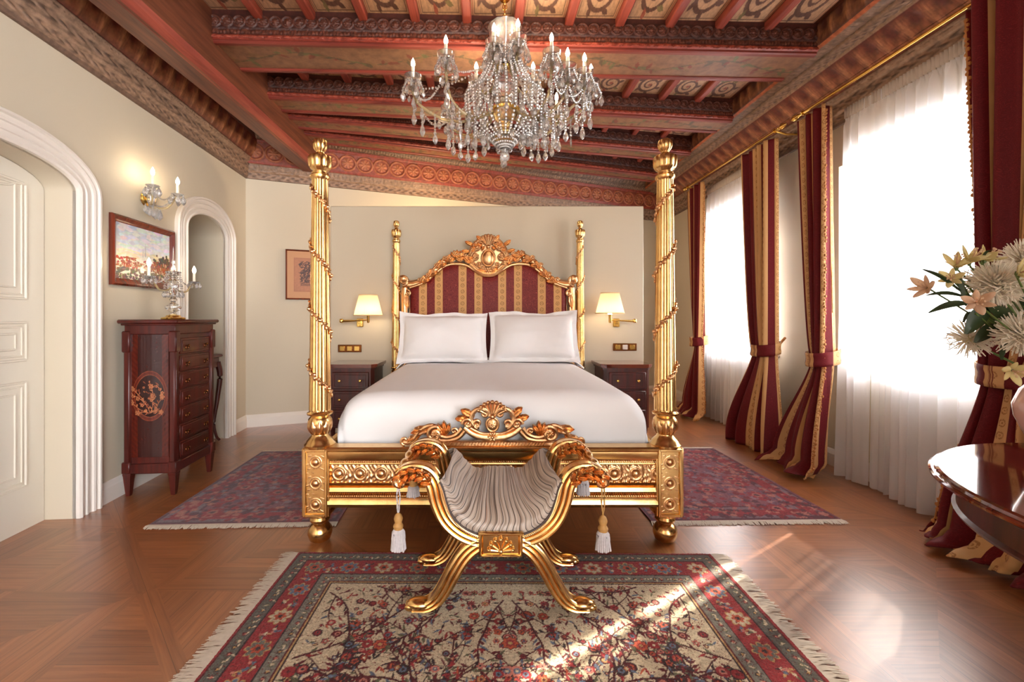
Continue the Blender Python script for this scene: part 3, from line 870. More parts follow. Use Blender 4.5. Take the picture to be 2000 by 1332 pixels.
def relief_panel(name, o, ex, ez, nrm, w_, h_, hf, mat, parent, res=.004):
    """a carved field: height hf(x, z) in metres over a w x h field"""
    nx, nz_ = max(4, int(w_ / res)), max(4, int(h_ / res))
    z, x = np.meshgrid(np.linspace(0, h_, nz_), np.linspace(0, w_, nx), indexing='ij'); h = hf(x, z)
    P = np.array(o) + x[..., None] * np.array(ex) + z[..., None] * np.array(ez) + h[..., None] * np.array(nrm)
    return np_mesh(name, P, nx, nz_, mat, parent)
def domes(x, z, w_, h_, along, first, pitch, r):
    """a row of cabochons in rings, leaf scrolls between"""
    a, c = (x, z - h_ / 2) if along == 'x' else (z, x - w_ / 2)
    k = ((a - first) / pitch + .5) % 1 - .5; da = k * pitch; d = np.hypot(da, c)
    h = np.where(d < r, .75 * np.sqrt(np.clip(r * r - d * d, 0, None)), 0) + .005 * np.exp(-((d - r * 1.45) / (r * .2)) ** 2)
    q = np.sin(da / pitch * 26 + 10 * np.abs(c) / (w_ if along != 'x' else h_)) * np.sin(c * 90 + da * 40)
    return np.where(d > r * 1.75, h + .004 * np.clip(q, -.4, 1), h)

# ------------------------------------------------------------------ the bed
BX, BYF, BYB = .035, 2.47, 4.63
bed = thing('four_poster_bed', 'gilded four-poster bed with carved headboard, striped red and gold upholstery and reeded posts', 'bed', (BX, (BYF + BYB) / 2, 0))
def bed_part(name, mb, mat, parent=bed, **k):
    o = obj(name, mb, M[mat], parent, **k)
    return o
# everything under the bed is written in room coordinates and shifted into the bed's frame
OFF = Vector((-BX, -(BYF + BYB) / 2, 0))
def shift(mb, off=OFF): mb.v = [tuple(Vector(p) + off) for p in mb.v]; return mb

def build_post(sg):
    mb = MB()
    reed = lambda a, z, r: 1 + .10 * (abs(math.cos(8 * a)) - .4) if .73 < z < 2.02 else 1.0
    mb.lathe([(.0, 0), (.036, 0), (.056, .014), (.066, .045), (.064, .07), (.048, .095), (.036, .103), (.036, .11), (.052, .116), (.056, .128), (.05, .14), (.06, .146), (.06, .16)], 32)
    mb.box((0, 0, .347), (.132, .132, .376), .006)
    for s in (-1, 1):                       # raised frame on the three visible faces of the block
        mb.box((s * .058, -.069, .347), (.018, .014, .372), .004); mb.box((0, -.069, .347 + s * .178), (.12, .014, .018), .004)
        for f in (-1, 1):
            mb.box((f * .069, s * .058, .347), (.014, .018, .372), .004); mb.box((f * .069, 0, .347 + s * .178), (.014, .12, .018), .004)
    mb.lathe([(.082, .53), (.084, .545), (.074, .556), (.07, .566), (.056, .582), (.046, .592), (.044, .6), (.058, .628), (.064, .66), (.062, .685), (.05, .7), (.054, .704), (.068, .71), (.07, .719), (.06, .726), (.057, .73), (.056, .735)] +
             [(.056 - .0145 * i / 12, .74 + 1.275 * i / 12) for i in range(13)] + [(.047, 2.022), (.053, 2.03), (.053, 2.042), (.046, 2.05), (.046, 2.058)], 72, fl=reed)
    post = obj('post', mb, M['gold'], bed)
    fb = MB()
    fb.lathe([(.046, 2.056), (.036, 2.064), (.038, 2.07), (.05, 2.08), (.057, 2.095), (.06, 2.12), (.061, 2.14), (.056, 2.152), (.036, 2.156), (.024, 2.164), (.019, 2.174), (.022, 2.182), (.031, 2.192), (.036, 2.208), (.037, 2.228), (.032, 2.242), (.018, 2.25), (0, 2.253)], 48,
             fl=lambda a, z, r: 1 + .13 * (abs(math.cos(8 * a)) - .5) if z > 2.075 else 1)
    obj('finial', fb, M['gold'], post)
    gb = MB(); pts = []; n = 190; z1, z0, pitch = 1.99, .80, .336
    for i in range(n):
        z = z1 + (z0 - z1) * i / (n - 1); r = .0605 - .0145 * (z - .74) / 1.275
        a = -PI / 2 + sg * 2 * PI * (1.925 - z) / pitch
        pts.append(Vector((r * math.cos(a), r * math.sin(a), z)))
    gb.tube(pts, .007, 6)
    rr = random.Random(3)
    for i in range(2, n - 2, 2):
        p = pts[i]; t = (pts[i + 1] - pts[i - 1]).normalized(); q = Vector((p.x, p.y, 0)).normalized()
        side = t.cross(q) * (1 if i % 4 else -1)
        gb.ball(p + q * .004 + side * .008, (.013, .006, .0075), 6, 5, (t + side * .8).to_track_quat('X', 'Z').to_matrix().to_4x4())
        if i % 10 == 0: gb.ball(p + q * .008, .011, 8, 6)
    obj('garland', gb, M['gold_antique'], post)
    relief_panel('block_carving', (-.048, -.064, .18), (1, 0, 0), (0, 0, 1), (0, -1, 0), .096, .334, lambda x, z: domes(x, z, .096, .334, 'z', .05, .115, .021), M['gold_antique'], post)
    for f in (-1, 1):
        relief_panel('block_carving', (f * .064, -.048, .18), (0, 1, 0), (0, 0, 1), (f, 0, 0), .096, .334, lambda x, z: domes(x, z, .096, .334, 'z', .05, .115, .021), M['gold_antique'], post, .006)
    ac = MB()
    for k in range(10):                     # acanthus leaves round the bulb
        a = 2 * PI * k / 10
        def f(u, v, a=a):
            z = .602 + .085 * v; rb = .0455 + .021 * math.sin(PI * min(1, v * .9)) ; aa = a + (u - .5) * .58 * math.sin(PI * min(1, v * .85 + .12)) ** .6
            r = rb + .004 * math.cos((u - .5) * 6) + .004 * (v > .85)
            return (r * math.cos(aa), r * math.sin(aa), z)
        ac.surf(f, 6, 8)
    obj('acanthus', ac, M['gold_antique'], post)
    return post
postL = build_post(1); postL.location = Vector((-.933, BYF, 0)) + OFF
postR = build_post(-1); postR.location = Vector((1.002, BYF, 0)) + OFF
for src, x in ((postL, -.947), (postR, .985)):
    c = copy_tree(src, bed); c.location = Vector((x, BYB, 0)) + OFF; c.scale = (.8, .8, 1.008)

# footboard
X0, X1 = -.87, .94
def run_x(prof, x0, x1):            # (y, z) section extruded across
    q = MB(); q.prism([Vector((x0, y, z)) for y, z in prof], (0, 0, 0), (x1 - x0, 0, 0)); return q
mb = run_x([(2.475, .21), (2.425, .21), (2.425, .535), (2.475, .535)], X0, X1)
for pr in ([(2.425, .465), (2.408, .468), (2.402, .48), (2.402, .515), (2.394, .522), (2.392, .535), (2.398, .543), (2.475, .543), (2.475, .465)],
           [(2.425, .44), (2.416, .441), (2.414, .446), (2.416, .451), (2.425, .452)], [(2.425, .328), (2.412, .33), (2.408, .338), (2.414, .344), (2.425, .345)],
           [(2.425, .21), (2.404, .212), (2.398, .23), (2.404, .25), (2.412, .262), (2.41, .285), (2.404, .298), (2.41, .318), (2.425, .326)]):
    q = run_x(pr, X0, X1); mb.add(q.v, q.f)
foot = bed_part('footboard', shift(mb), 'gold', angle=30)
o = relief_panel('footboard_carving', Vector((X0, 2.421, .345)) + OFF, (1, 0, 0), (0, 0, 1), (0, -1, 0), X1 - X0, .095, lambda x, z: domes(x, z, X1 - X0, .095, 'x', .06, .1165, .024), M['gold_antique'], foot)
mb = MB()
for k in range(150):
    x = X0 + .012 * k + .006
    if x < X1: mb.ball(Vector((x, 2.412, .458)) + OFF, (.0045, .005, .0055), 6, 4)
obj('beading', mb, M['gold_antique'], foot); mb = MB()
for k in range(150):
    x = X0 + .012 * k + .006
    if x < X1: mb.ball(Vector((x, 2.402, .275)) + OFF, (.005, .004, .004), 6, 4)
obj('beading', mb, M['gold_antique'], foot)

# pierced crest on the footboard
mb = MB(); c = Carve(mb, .033, 2.435)
c.mb.box((c.cx, 2.435, .555), (.72, .04, .028), .006)
for k in range(34): c.mb.box((c.cx - .28 + .017 * k, 2.412, .557), (.006, .012, .022), .002, Matrix.Rotation(.5, 4, 'Y'))
c.mb.ball(c.P(0, .662, .01), (.038, .022, .042), 18, 10); c.mb.ring(c.P(0, .662, .02), .033, .007, 20, 8, sq=1.12); c.rosette(0, .662, .022, .026)
c.shell(0, .700, .085, math.radians(28), math.radians(152), 9, .016, .0105)
c.mb.ball(c.P(0, .706, .02), .016, 10, 8)
def half(s):
    c.stroke([(s * .03, .735), (s * .07, .748), (s * .105, .728), (s * .118, .69), (s * .1, .655), (s * .072, .65)], .011, .017, .014)
    c.curl(s * .082, .668, .026, -PI / 2 if s > 0 else -PI / 2, 1.1, s, .013, .006, .018)
    c.curl(s * .045, .722, .026, PI / 2, 1.0, s, .01, .005, .016)
    c.stroke([(s * .0, .588), (s * .06, .592), (s * .115, .612), (s * .155, .645)], .019, .014, .016, flat=.8)
    c.stroke([(s * .0, .61), (s * .055, .612), (s * .1, .63), (s * .14, .655)], .009, .007, .016)
    c.curl(s * .135, .665, .03, 0 if s > 0 else PI, 1.3, s, .011, .007, .02); c.rosette(s * .135, .665, .017, .022, 6)
    c.leaf(s * .1, .70, math.radians(90 - s * 55), .085, .022); c.leaf(s * .13, .685, math.radians(90 - s * 78), .075, .02)
    c.stroke([(s * .165, .64), (s * .2, .605), (s * .25, .59), (s * .29, .6)], .014, .012, .014)
    c.stroke([(s * .15, .625), (s * .19, .585), (s * .25, .572), (s * .31, .575)], .012, .012, .01)
    c.curl(s * .21, .625, .022, -PI / 2, 1.2, -s, .008, .005, .016)
    for k, (a, L) in enumerate(((35, .06), (62, .075), (90, .08), (118, .07))): c.leaf(s * .262, .60, math.radians(a if s > 0 else 180 - a), L, .017)
    c.curl(s * .315, .61, .042, PI * .6 if s > 0 else PI * .4, 1.5, -s, .014, .008, .022); c.rosette(s * .315, .608, .024, .026, 8)
    c.stroke([(s * .29, .64), (s * .34, .656), (s * .395, .63), (s * .43, .585), (s * .46, .562), (s * .49, .565)], .012, .012, .014)
    c.leaf(s * .34, .635, math.radians(90 - s * 95), .11, .026); c.leaf(s * .40, .60, math.radians(90 - s * 115), .09, .022)
    c.curl(s * .482, .572, .022, -PI / 2, 1.1, s, .01, .006, .016)
sym(half)
c.rosette(0, .595, .03, .024, 6)
bed_part('crest', shift(mb), 'gold_antique')

# side rails, slats under the mattress and the mattress
for x in (-.93, .995):
    mb = MB(); mb.box((x, (BYF + BYB) / 2, .37), (.05, BYB - BYF - .12, .3), .01); bed_part('side_rail', shift(mb), 'gold')
mb = MB(); mb.box((BX, 3.56, .5), (1.78, 2.06, .36), .06); bed_part('mattress', shift(mb), 'linen')

# headboard: upholstery under a serpentine frame
HY = 4.60; HS = .005326
def hp(px, py): return ((px - 953) * HS, EYE + (620 - py) * HS)
low = [hp(*p) for p in ((800, 562), (818, 556), (833, 549), (849, 535), (867, 521), (885, 516), (908, 518), (926, 528), (941, 537), (953, 539))]
low = low + [(-x, z) for x, z in low[-2::-1]]
lows = smooth([(x, z, 0) for x, z in low], 5)
nx = 150; nz_ = 40
xs = np.linspace(low[0][0], low[-1][0], nx); zt = np.interp(xs, [p.x for p in lows], [p.y for p in lows]) + .01
V = np.linspace(0, 1, nz_)[:, None]; zb = .72
Zg = zb + (zt - zb) * V; Xg = np.broadcast_to(xs, Zg.shape)
edge = np.clip(np.minimum(np.minimum(Xg - xs[0], xs[-1] - Xg), zt - Zg) / .09, 0, 1); Yg = HY - .008 - .035 * np.sqrt(np.clip(1 - (1 - edge) ** 2, 0, 1))
P = np.stack([Xg + .02 - BX, Yg + OFF.y, Zg], -1); uv = np.stack([Xg - .0, Zg], -1)
np_mesh('upholstery', P, nx, nz_, M['bed_damask'], bed, uv=uv)
mb = MB()
mb.prism([Vector((x + .02, HY + .03, z)) for x, z in [(low[0][0] - .05, .5)] + low + [(low[-1][0] + .05, .5)]], (0, 0, 0), (0, .03, 0))
c = Carve(mb, .02, HY - .01)
c.stroke([(p.x, p.y) for p in lows[::2]], .017, .017, .022, 10, 1.0, 2)
mid = [hp(*p) for p in ((786, 556), (802, 556), (820, 552), (836, 542), (852, 524), (868, 510), (888, 501), (905, 502), (917, 508))]
def half(s):
    q = [(abs(x) * s, z) for x, z in mid]
    c.stroke(q, .034, .03, .0, 10, .8)
    c.stroke([(x, z + .03) for x, z in q[:-2]], .014, .012, .025)
    # ear scroll and the uprights below it
    x, z = hp(787, 548); x = abs(x) * s
    c.curl(x, z, .05, -PI / 2, 1.5, -s, .022, .01, .02); c.mb.ball(c.P(x, z + .02, .02), (.042, .03, .04), 14, 8)
    c.stroke([(s * .868, 1.56), (s * .872, 1.4), (s * .872, 1.1), (s * .87, .6)], .034, .03, .0, 10, .8)
    c.curl(s * .835, 1.5, .03, PI / 2, 1.2, s, .014, .008, .03); c.leaf(s * .85, 1.5, -PI / 2, .16, .03, .03)
    c.stroke([(s * .845, 1.36), (s * .845, .62)], .011, .011, .03)
    # acanthus sprays along the shoulder
    for i in range(2, 8):
        (ax, az), (bx, bz) = q[i], q[i + 1] if i + 1 < len(q) else q[i]
        a = math.atan2(bz - az, bx - ax) if (bx, bz) != (ax, az) else 0
        c.leaf(ax, az + .014, a + s * .5, .11, .03, .04); c.leaf(ax, az - .006, a - s * .3, .10, .026, .042)
        c.rosette((ax + bx) / 2, (az + bz) / 2 + .01, .026, .046, 6); c.curl(ax, az + .03, .024, 0, 1.2, s, .009, .005, .045)
    x, z = hp(893, 495); x = abs(x) * s
    for a in (50, 75, 100, 125): c.leaf(x + s * .01, z - .05, math.radians(a if s > 0 else 180 - a), .085, .022, .03)
    c.curl(x - s * .02, z - .045, .04, 0 if s < 0 else PI, 1.5, s, .015, .008, .03)
    # centre cartouche scrolls
    c.stroke([(s * .05, 2.06), (s * .1, 2.05), (s * .15, 2.0), (s * .185, 1.93), (s * .19, 1.86), (s * .16, 1.80)], .02, .024, .02)
    c.curl(s * .115, 1.985, .045, PI * .5, 1.4, -s, .014, .008, .03); c.curl(s * .135, 1.885, .05, PI * .5, 1.4, -s, .015, .008, .03)
    c.rosette(s * .115, 1.985, .024, .035, 7); c.rosette(s * .14, 1.885, .026, .035, 7)
    c.leaf(s * .16, 2.0, math.radians(90 - s * 60), .09, .024, .03); c.leaf(s * .19, 1.93, math.radians(90 - s * 80), .09, .024, .03); c.leaf(s * .07, 2.05, math.radians(90 - s * 45), .07, .022, .03)
    c.stroke([(s * .19, 1.80), (s * .13, 1.745), (s * .06, 1.705), (0, 1.695)], .02, .022, .028)
    c.stroke([(s * .17, 1.84), (s * .12, 1.79), (s * .05, 1.745), (0, 1.735)], .01, .01, .024)
    c.leaf(s * .02, 1.72, math.radians(90 - s * 70), .09, .022, .035)
sym(half)
mb.prism([Vector((.02 + x, HY + .012, z)) for x, z in ((-.2, 1.80), (-.1, 1.72), (0, 1.69), (.1, 1.72), (.2, 1.80), (.19, 1.93), (.12, 2.04), (0, 2.07), (-.12, 2.04), (-.19, 1.93))], (0, 0, 0), (0, .03, 0))
for s_ in (-1, 1):
    for k, (x_, z_, R_) in enumerate(((.075, 2.02, .034), (.16, 1.95, .03), (.175, 1.83, .03), (.09, 1.80, .028), (.055, 1.76, .022))):
        c.curl(s_ * x_, z_, R_, k * 1.3, 1.3, s_ if k % 2 else -s_, .011, .006, .036)
    for k in range(6):
        a_ = math.radians(20 + 28 * k); c.leaf(s_ * (.10 + .03 * math.cos(a_)), 1.93 + .05 * math.sin(a_), (math.radians(60) if s_ > 0 else math.radians(120)) + s_ * (k - 2.5) * .5, .055, .014, .036)
c.mb.ball(c.P(0, 1.865, .03), (.062, .03, .08), 24, 12); c.mb.ring(c.P(0, 1.865, .028), .067, .011, 28, 8, sq=1.27)
c.shell(0, 1.985, .115, math.radians(45), math.radians(135), 7, .026, .015); c.mb.ball(c.P(0, 1.98, .035), .022, 12, 8)
c.rosette(0, 1.735, .04, .035, 6); c.shell(0, 1.76, .05, math.radians(200), math.radians(340), 5, .03, .01)
bed_part('headboard_frame', shift(mb), 'gold_antique')

# ------------------------------------------------------------------ bedding
def fbm(x, y, seed, oct_=4):
    r = np.random.RandomState(seed); s = np.zeros_like(x)
    for k in range(oct_):
        f = 2.0 ** k
        for _ in range(3):
            a = r.uniform(0, 2 * PI); s += np.sin((x * math.cos(a) + y * math.sin(a)) * f * r.uniform(1.6, 3.2) + r.uniform(0, 6.28)) / f / 3
    return s
nx, ny = 200, 190
u = np.linspace(-1, 1, nx); v = np.linspace(0, 1, ny); Ug, Vg = np.meshgrid(u, v)
# arc-length profile: a long flat top, a rounded shoulder, then a straight drop
def drape(sv, half, top, drop, r):
    """signed distance across -> (offset, z)"""
    a = np.abs(sv); flat = half - r
    t = np.clip((a - flat) / r, 0, PI / 2)
    off = np.where(a < flat, a, flat + r * np.sin(t)); z = np.where(a < flat, top, top - r * (1 - np.cos(t)))
    extra = np.clip(a - flat - r * PI / 2, 0, None); z = z - extra
    return off * np.sign(sv), z
half, top = .915, .805; dropS = .30
Ls = half - .16 + .16 * PI / 2 + dropS - .16
offx, zx = drape(Ug * Ls, half, 0.0, dropS, .16)
Lf = 1.93 + .12 * PI / 2 + .16
yy = 4.46 - 1.0 * Vg * Lf
offy, zy = drape((Vg * Lf + .0), 1.93 + .01 + .0, 0.0, .3, .12)
Yd = 4.46 - offy
Xd = offx + .035
Zd = top + zx + zy + .012 * fbm(Ug * 2.2, Vg * 2.5, 4) * np.clip(1 - np.abs(Ug), 0, 1) + .02 * (1 - Ug ** 2) * np.sin(PI * np.clip(Vg, 0, 1))
# pull the front corners in so that they pass inside the posts
pin = np.clip((Vg - .78) / .15, 0, 1) * np.clip((np.abs(Ug) - .62) / .2, 0, 1)
Xd = Xd - np.sign(Ug) * .05 * pin
Zd = np.maximum(Zd, .49)
Zd = Zd - .03 * np.clip((np.abs(Ug) - .55) / .3, 0, 1) * np.clip(Vg * 1.3, 0, 1)
wr = .006 * np.sin(Ug * 60 + 3 * np.sin(Vg * 9)) * np.clip(-zx * 5, 0, 1) + .006 * np.sin(Ug * 26 + 2 * np.sin(Ug * 5)) * np.clip(-zy * 5, 0, 1)
Yd = Yd - wr; Xd = Xd + np.sign(Ug) * wr
P = np.stack([Xd, Yd, Zd], -1)
o = np_mesh('duvet', P, nx, ny, M['linen'])
o.modifiers.new('thick', 'SOLIDIFY').thickness = -.012
tag(o, 'smooth white duvet spread over the gilded four-poster bed', 'duvet')
# folded-back top sheet across the head end
xs = np.linspace(-.9, .9, 120); ts = np.linspace(0, 1, 14); Tg, Xg = np.meshgrid(ts, xs, indexing='ij')
P = np.stack([Xg + .035, 4.2 + .27 * Tg, top + .034 + .006 * np.sin(Tg * PI) + .004 * fbm(Xg * 2, Tg, 9) - .1 * np.clip((np.abs(Xg) - .78) / .14, 0, 1) ** 2], -1)
o = np_mesh('top_sheet', P, 120, 14, M['linen']); tag(o, 'narrow white sheet fold lying across the duvet in front of the pillows', 'sheet')
o.modifiers.new('thick', 'SOLIDIFY').thickness = .012

def make_pillow(name, seed):
    w_, h_ = .44, .265; n1, n2 = 56, 40; r = random.Random(seed); f1, f2 = r.uniform(0, 6), r.uniform(0, 6)
    def surf(sg):
        u = np.linspace(-1, 1, n1); v = np.linspace(-1, 1, n2); Ug, Vg = np.meshgrid(u, v)
        iu = np.clip(1 - (np.abs(Ug) / .885) ** 3.2, 0, 1); iv = np.clip(1 - (np.abs(Vg) / .83) ** 3.2, 0, 1)
        t = .105 * (iu * iv) ** .45
        cx = w_ * Ug * (1 - .05 * (1 - Ug ** 2) * 0 - .045 * (1 - np.abs(Vg) ** 2) * np.abs(Ug) ** 3)
        cz = h_ * Vg * (1 - .075 * (1 - np.abs(Ug) ** 2) * np.abs(Vg) ** 2) + .012 * np.sin(Ug * 5 + f1) * (np.abs(Vg) > .8) * (Vg > 0)
        wv = .008 * np.sin(Ug * 14 + f1) * (np.abs(Vg) > .83) + .006 * np.sin(Vg * 9 + f2) * (np.abs(Ug) > .88)
        wr = .012 * fbm(Ug * 1.8, Vg * 1.8, seed) * (t / .1)
        return np.stack([cx, -sg * (t + wr * (sg > 0) + .002) + wv, cz], -1)
    mb = MB()
    for sg in (1, -1):
        P = surf(sg).reshape(-1, 3); n = len(mb.v); mb.v.extend(map(tuple, P))
        for j in range(n2 - 1):
            for i in range(n1 - 1):
                q = (n + j * n1 + i, n + j * n1 + i + 1, n + (j + 1) * n1 + i + 1, n + (j + 1) * n1 + i); mb.f.append(q if sg > 0 else q[::-1])
    return obj(name, mb, M['linen'], fix=False, angle=60)
p1 = make_pillow('pillow', 1); p1.location = (-.425, 4.30, 1.055); p1.rotation_euler = (math.radians(-20), 0, math.radians(1))
tag(p1, 'plump white pillow with flat border on the left side of the bed', 'pillow', 'pillows propped against the headboard')
p2 = make_pillow('pillow', 5); p2.location = (.462, 4.30, 1.065); p2.rotation_euler = (math.radians(-20), 0, math.radians(-1))
tag(p2, 'plump white pillow with flat border on the right side of the bed', 'pillow', 'pillows propped against the headboard')

# ------------------------------------------------------------------ bench with crossed legs
BNX, BNF, BNB = .06, 1.88, 2.23
bench = thing('curule_bench', 'gilded curule bench with tasselled arms and gathered grey seat, standing on the patterned rug', 'bench', (BNX, (BNF + BNB) / 2, 0))
UP = [(-.437, .54), (-.43, .572), (-.40, .597), (-.357, .603), (-.312, .588), (-.283, .545), (-.264, .468), (-.230, .395), (-.17, .340), (-.09, .308), (0, .298)]
LEGP = [(0, .305), (-.07, .302), (-.12, .275), (-.158, .238), (-.195, .18), (-.236, .104), (-.275, .05), (-.32, .025), (-.375, .02)]
def fluted(mb, path, Y, wd, dp):
    """a moulded band following path (x, z) at depth Y: three rounded ribs on a flat back"""
    q = smooth([(x, z, 0) for x, z in path], 6); m = len(q)
    if not hasattr(wd, '__len__'): wd = [wd] * len(path)
    W = np.interp(np.linspace(0, len(path) - 1, m), range(len(path)), wd)
    T = [(q[min(i + 1, m - 1)] - q[max(i - 1, 0)]).normalized() for i in range(m)]
    N_ = [Vector((-t.y, t.x, 0)) for t in T]
    for k in (-.66, 0, .66):
        mb.tube([Vector((q[i].x + N_[i].x * W[i] * k, Y, q[i].y + N_[i].y * W[i] * k)) for i in range(m)], [W[i] * .36 for i in range(m)], 8, up=(0, 1, 0))
        mb.tube([Vector((q[i].x + N_[i].x * W[i] * k, Y + dp, q[i].y + N_[i].y * W[i] * k)) for i in range(m)], [W[i] * .36 for i in range(m)], 6, up=(0, 1, 0))
    vs = []; fs = []
    for i in range(m):
        for (k, d) in ((-.95, 0), (.95, 0), (.95, dp), (-.95, dp)):
            vs.append((q[i].x + N_[i].x * W[i] * k, Y + d, q[i].y + N_[i].y * W[i] * k))
    for i in range(m - 1):
        for k in range(4): fs.append((i * 4 + k, i * 4 + (k + 1) % 4, i * 4 + 4 + (k + 1) % 4, i * 4 + 4 + k))
    fs += [(3, 2, 1, 0), tuple((m - 1) * 4 + k for k in range(4))]
    mb.add(vs, fs)
def bench_frame(Y, front):
    mb = MB()
    wu = [.02, .026, .03, .032, .034, .034, .033, .032, .031, .03, .03]
    for s in (-1, 1):
        fluted(mb, [(-s * x if s > 0 else x, z) if False else (x * -s, z) for x, z in UP], Y, wu, .05)
    fr = obj('arm_frame', mb, M['gold'], bench)
    lb = None
    for s in (-1, 1):
        mb = MB(); fluted(mb, [(x * -s, z) for x, z in LEGP], Y, [.03, .03, .031, .032, .032, .03, .026, .022, .016], .05)
        # paw foot with toes
        fx = s * .345
        mb.ball((fx, Y + .02, .034), (.055, .036, .024), 14, 8)
        for k in (-1, 0, 1): mb.ball((fx + s * .036, Y + .022 + k * .018, .024), (.026, .011, .015), 10, 6)
        obj('leg', mb, M['gold'], bench)
    mb = MB(); mb.box((0, Y + .02, .305), (.17, .085, .105), .012)
    mb.box((0, Y - .024, .352), (.19, .02, .014), .005); mb.box((0, Y - .022, .26), (.165, .02, .012), .005)
    for s in (-1, 1): mb.box((s * .084, Y - .022, .305), (.014, .02, .1), .005)
    c = Carve(mb, 0, Y - .022); c.shell(0, .278, .05, math.radians(8), math.radians(172), 7, .004, .008); c.mb.ball(c.P(0, .28, .006), .012, 10, 6)
    obj('centre_block', mb, M['gold'], bench)
    for s in (-1, 1):                        # acanthus on the arm scrolls
        mb = MB(); c = Carve(mb, 0, Y - .012)
        for k, (x_, z_) in enumerate(((.292, .565), (.318, .592), (.35, .606), (.385, .604), (.412, .592))):
            for kk in (-1, 1): c.leaf(s * x_, z_ + kk * .006, math.radians(90 - s * (50 + 22 * k)) + kk * s * .45, .045, .013, .018, .008)
        c.curl(s * .418, .566, .026, PI / 2, 1.1, -s, .014, .009, .012)
        obj('arm_carving', mb, M['gold_antique'], bench)
dy = (BNF + BNB) / 2
bench_frame(BNF - dy - .025, True); bench_frame(BNB - dy - .025, False)
for s in (-1, 1):
    mb = MB(); r0 = .017
    ya, yb = BNF - dy, BNB - dy
    n = 24; mb.tube([(s * .43, ya + (yb - ya) * i / n, .588) for i in range(n + 1)], [r0 * (1 + .25 * math.cos(i / n * 2 * PI * 3)) for i in range(n + 1)], 12)
    obj('arm_rail', mb, M['gold'], bench)
mb = MB(); mb.tube([(0, BNF - dy, .30), (0, BNB - dy, .30)], .02, 12); obj('stretcher', mb, M['gold'], bench)
# gathered seat cushion lying in the bowl
path = [(-.258, .57), (-.243, .535), (-.228, .48), (-.205, .425), (-.16, .375), (-.09, .342), (0, .332)]
path = path + [(-x, z) for x, z in path[-2::-1]]
q = smooth([(x, z, 0) for x, z in path], 20); m = len(q)
arc = [0.0]
for i in range(1, m): arc.append(arc[-1] + (q[i] - q[i - 1]).length)
Y0, Y1 = BNF - dy - .035, BNB - dy + .035
sec = [(0, 0), (-.004, .02), (.0, .042), (.014, .062), (.05, .095), (.13, .13), (.24, .155), (Y1 - Y0 - .06, .168), (Y1 - Y0 - .015, .155), (Y1 - Y0, .11), (Y1 - Y0, 0)]
secs = [p for p in smooth([(a, b_, 0) for a, b_ in sec], 5)]; k_ = len(secs); sl = [0.0]
for i in range(1, k_): sl.append(sl[-1] + (secs[i] - secs[i - 1]).length)
V_, UV_ = [], []
for j in range(k_):
    for i in range(m):
        t = (q[min(i + 1, m - 1)] - q[max(i - 1, 0)]).normalized(); nn = Vector((-t.y, t.x, 0))
        endf = math.sin(PI * min(1, max(0, (i + 2) / (m + 3)))) ** 1.3
        pl_ = .0018 * (math.sin(arc[i] * 33 * 2 * PI + .8 * math.sin(j * .25)) + .6 * math.sin(arc[i] * 130 + j * .11)) * min(1, j / 6, (k_ - 1 - j) / 6)
        h = secs[j].y * (.22 + .78 * endf) + pl_
        V_.append((q[i].x + nn.x * h, Y0 + secs[j].x, q[i].y + nn.y * h)); UV_.append((arc[i] + .01 * math.sin(j * .3), sl[j]))
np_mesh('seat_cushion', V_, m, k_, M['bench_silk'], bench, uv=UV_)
mb = MB()
mb.tube([(p.x, Y0 - .004, p.y + .0) for p in q[8:-8:2]], .005, 8, up=(0, 1, 0)); obj('seat_piping', mb, M['silk_dark'], bench)
mb = MB()
for i in range(4, m - 4, 2): mb.ball((q[i].x, Y0 - .006, q[i].y - .012), .0035, 6, 4)
obj('nail_heads', mb, M['gold_antique'], bench)
def make_tassel(s, y, zt, cord, L, r, gold):
    root = MB(); x = s * .43
    for k in (-1, 1):
        root.tube([(x + k * .006 * math.sin(t * PI), y + .004 * math.sin(t * 14 + k), zt - cord * t) for t in [i / 16 for i in range(17)]], .0035, 6)
    head = obj('tassel', root, M['tassel_gold' if gold else 'tassel'], bench)
    hb = MB(); z = zt - cord
    hb.lathe([(.004, z + .005), (.014 * r, z - .004), (.019 * r, z - .02), (.014 * r, z - .036), (.016 * r, z - .04), (.022 * r, z - .05), (.018 * r, z - .066), (.014 * r, z - .072)][::-1], 14, (x, y, 0))
    obj('tassel_head', hb, M['tassel_gold'], head)
    sk = MB()
    for lay, (z0, z1, R) in enumerate(((z - .062, z - .062 - L * .5, .026 * r), (z - .066, z - .066 - L, .031 * r))):
        n = 26
        for i in range(n):
            a = 2 * PI * i / n; rr = R * RNG.uniform(.9, 1.1)
            sk.tube([(x + .014 * r * math.cos(a), y + .014 * r * math.sin(a), z0), (x + .024 * r * math.cos(a), y + .024 * r * math.sin(a), z0 + (z1 - z0) * .35), (x + rr * math.cos(a), y + rr * math.sin(a), z1 + RNG.uniform(0, .006))], .0038 * r, 5)
        sk.lathe([(.012 * r, z0), (.021 * r, z0 + (z1 - z0) * .4), (.027 * r, z1 + .008)][::-1], 14, (x, y, 0))
    obj('tassel_skirt', sk, M['tassel'], head)
    tag(head, None)
ya, yb = BNF - dy, BNB - dy
make_tassel(-1, ya - .03, .56, .135, .085, 1.0, False); make_tassel(1, ya - .03, .56, .145, .075, 1.0, True)
make_tassel(-1, yb, .56, .10, .05, 1.0, False); make_tassel(1, yb, .56, .07, .07, 1.05, False)
plain('brass_dark', rgb(120, 72, 38), 0.25, 1.0)
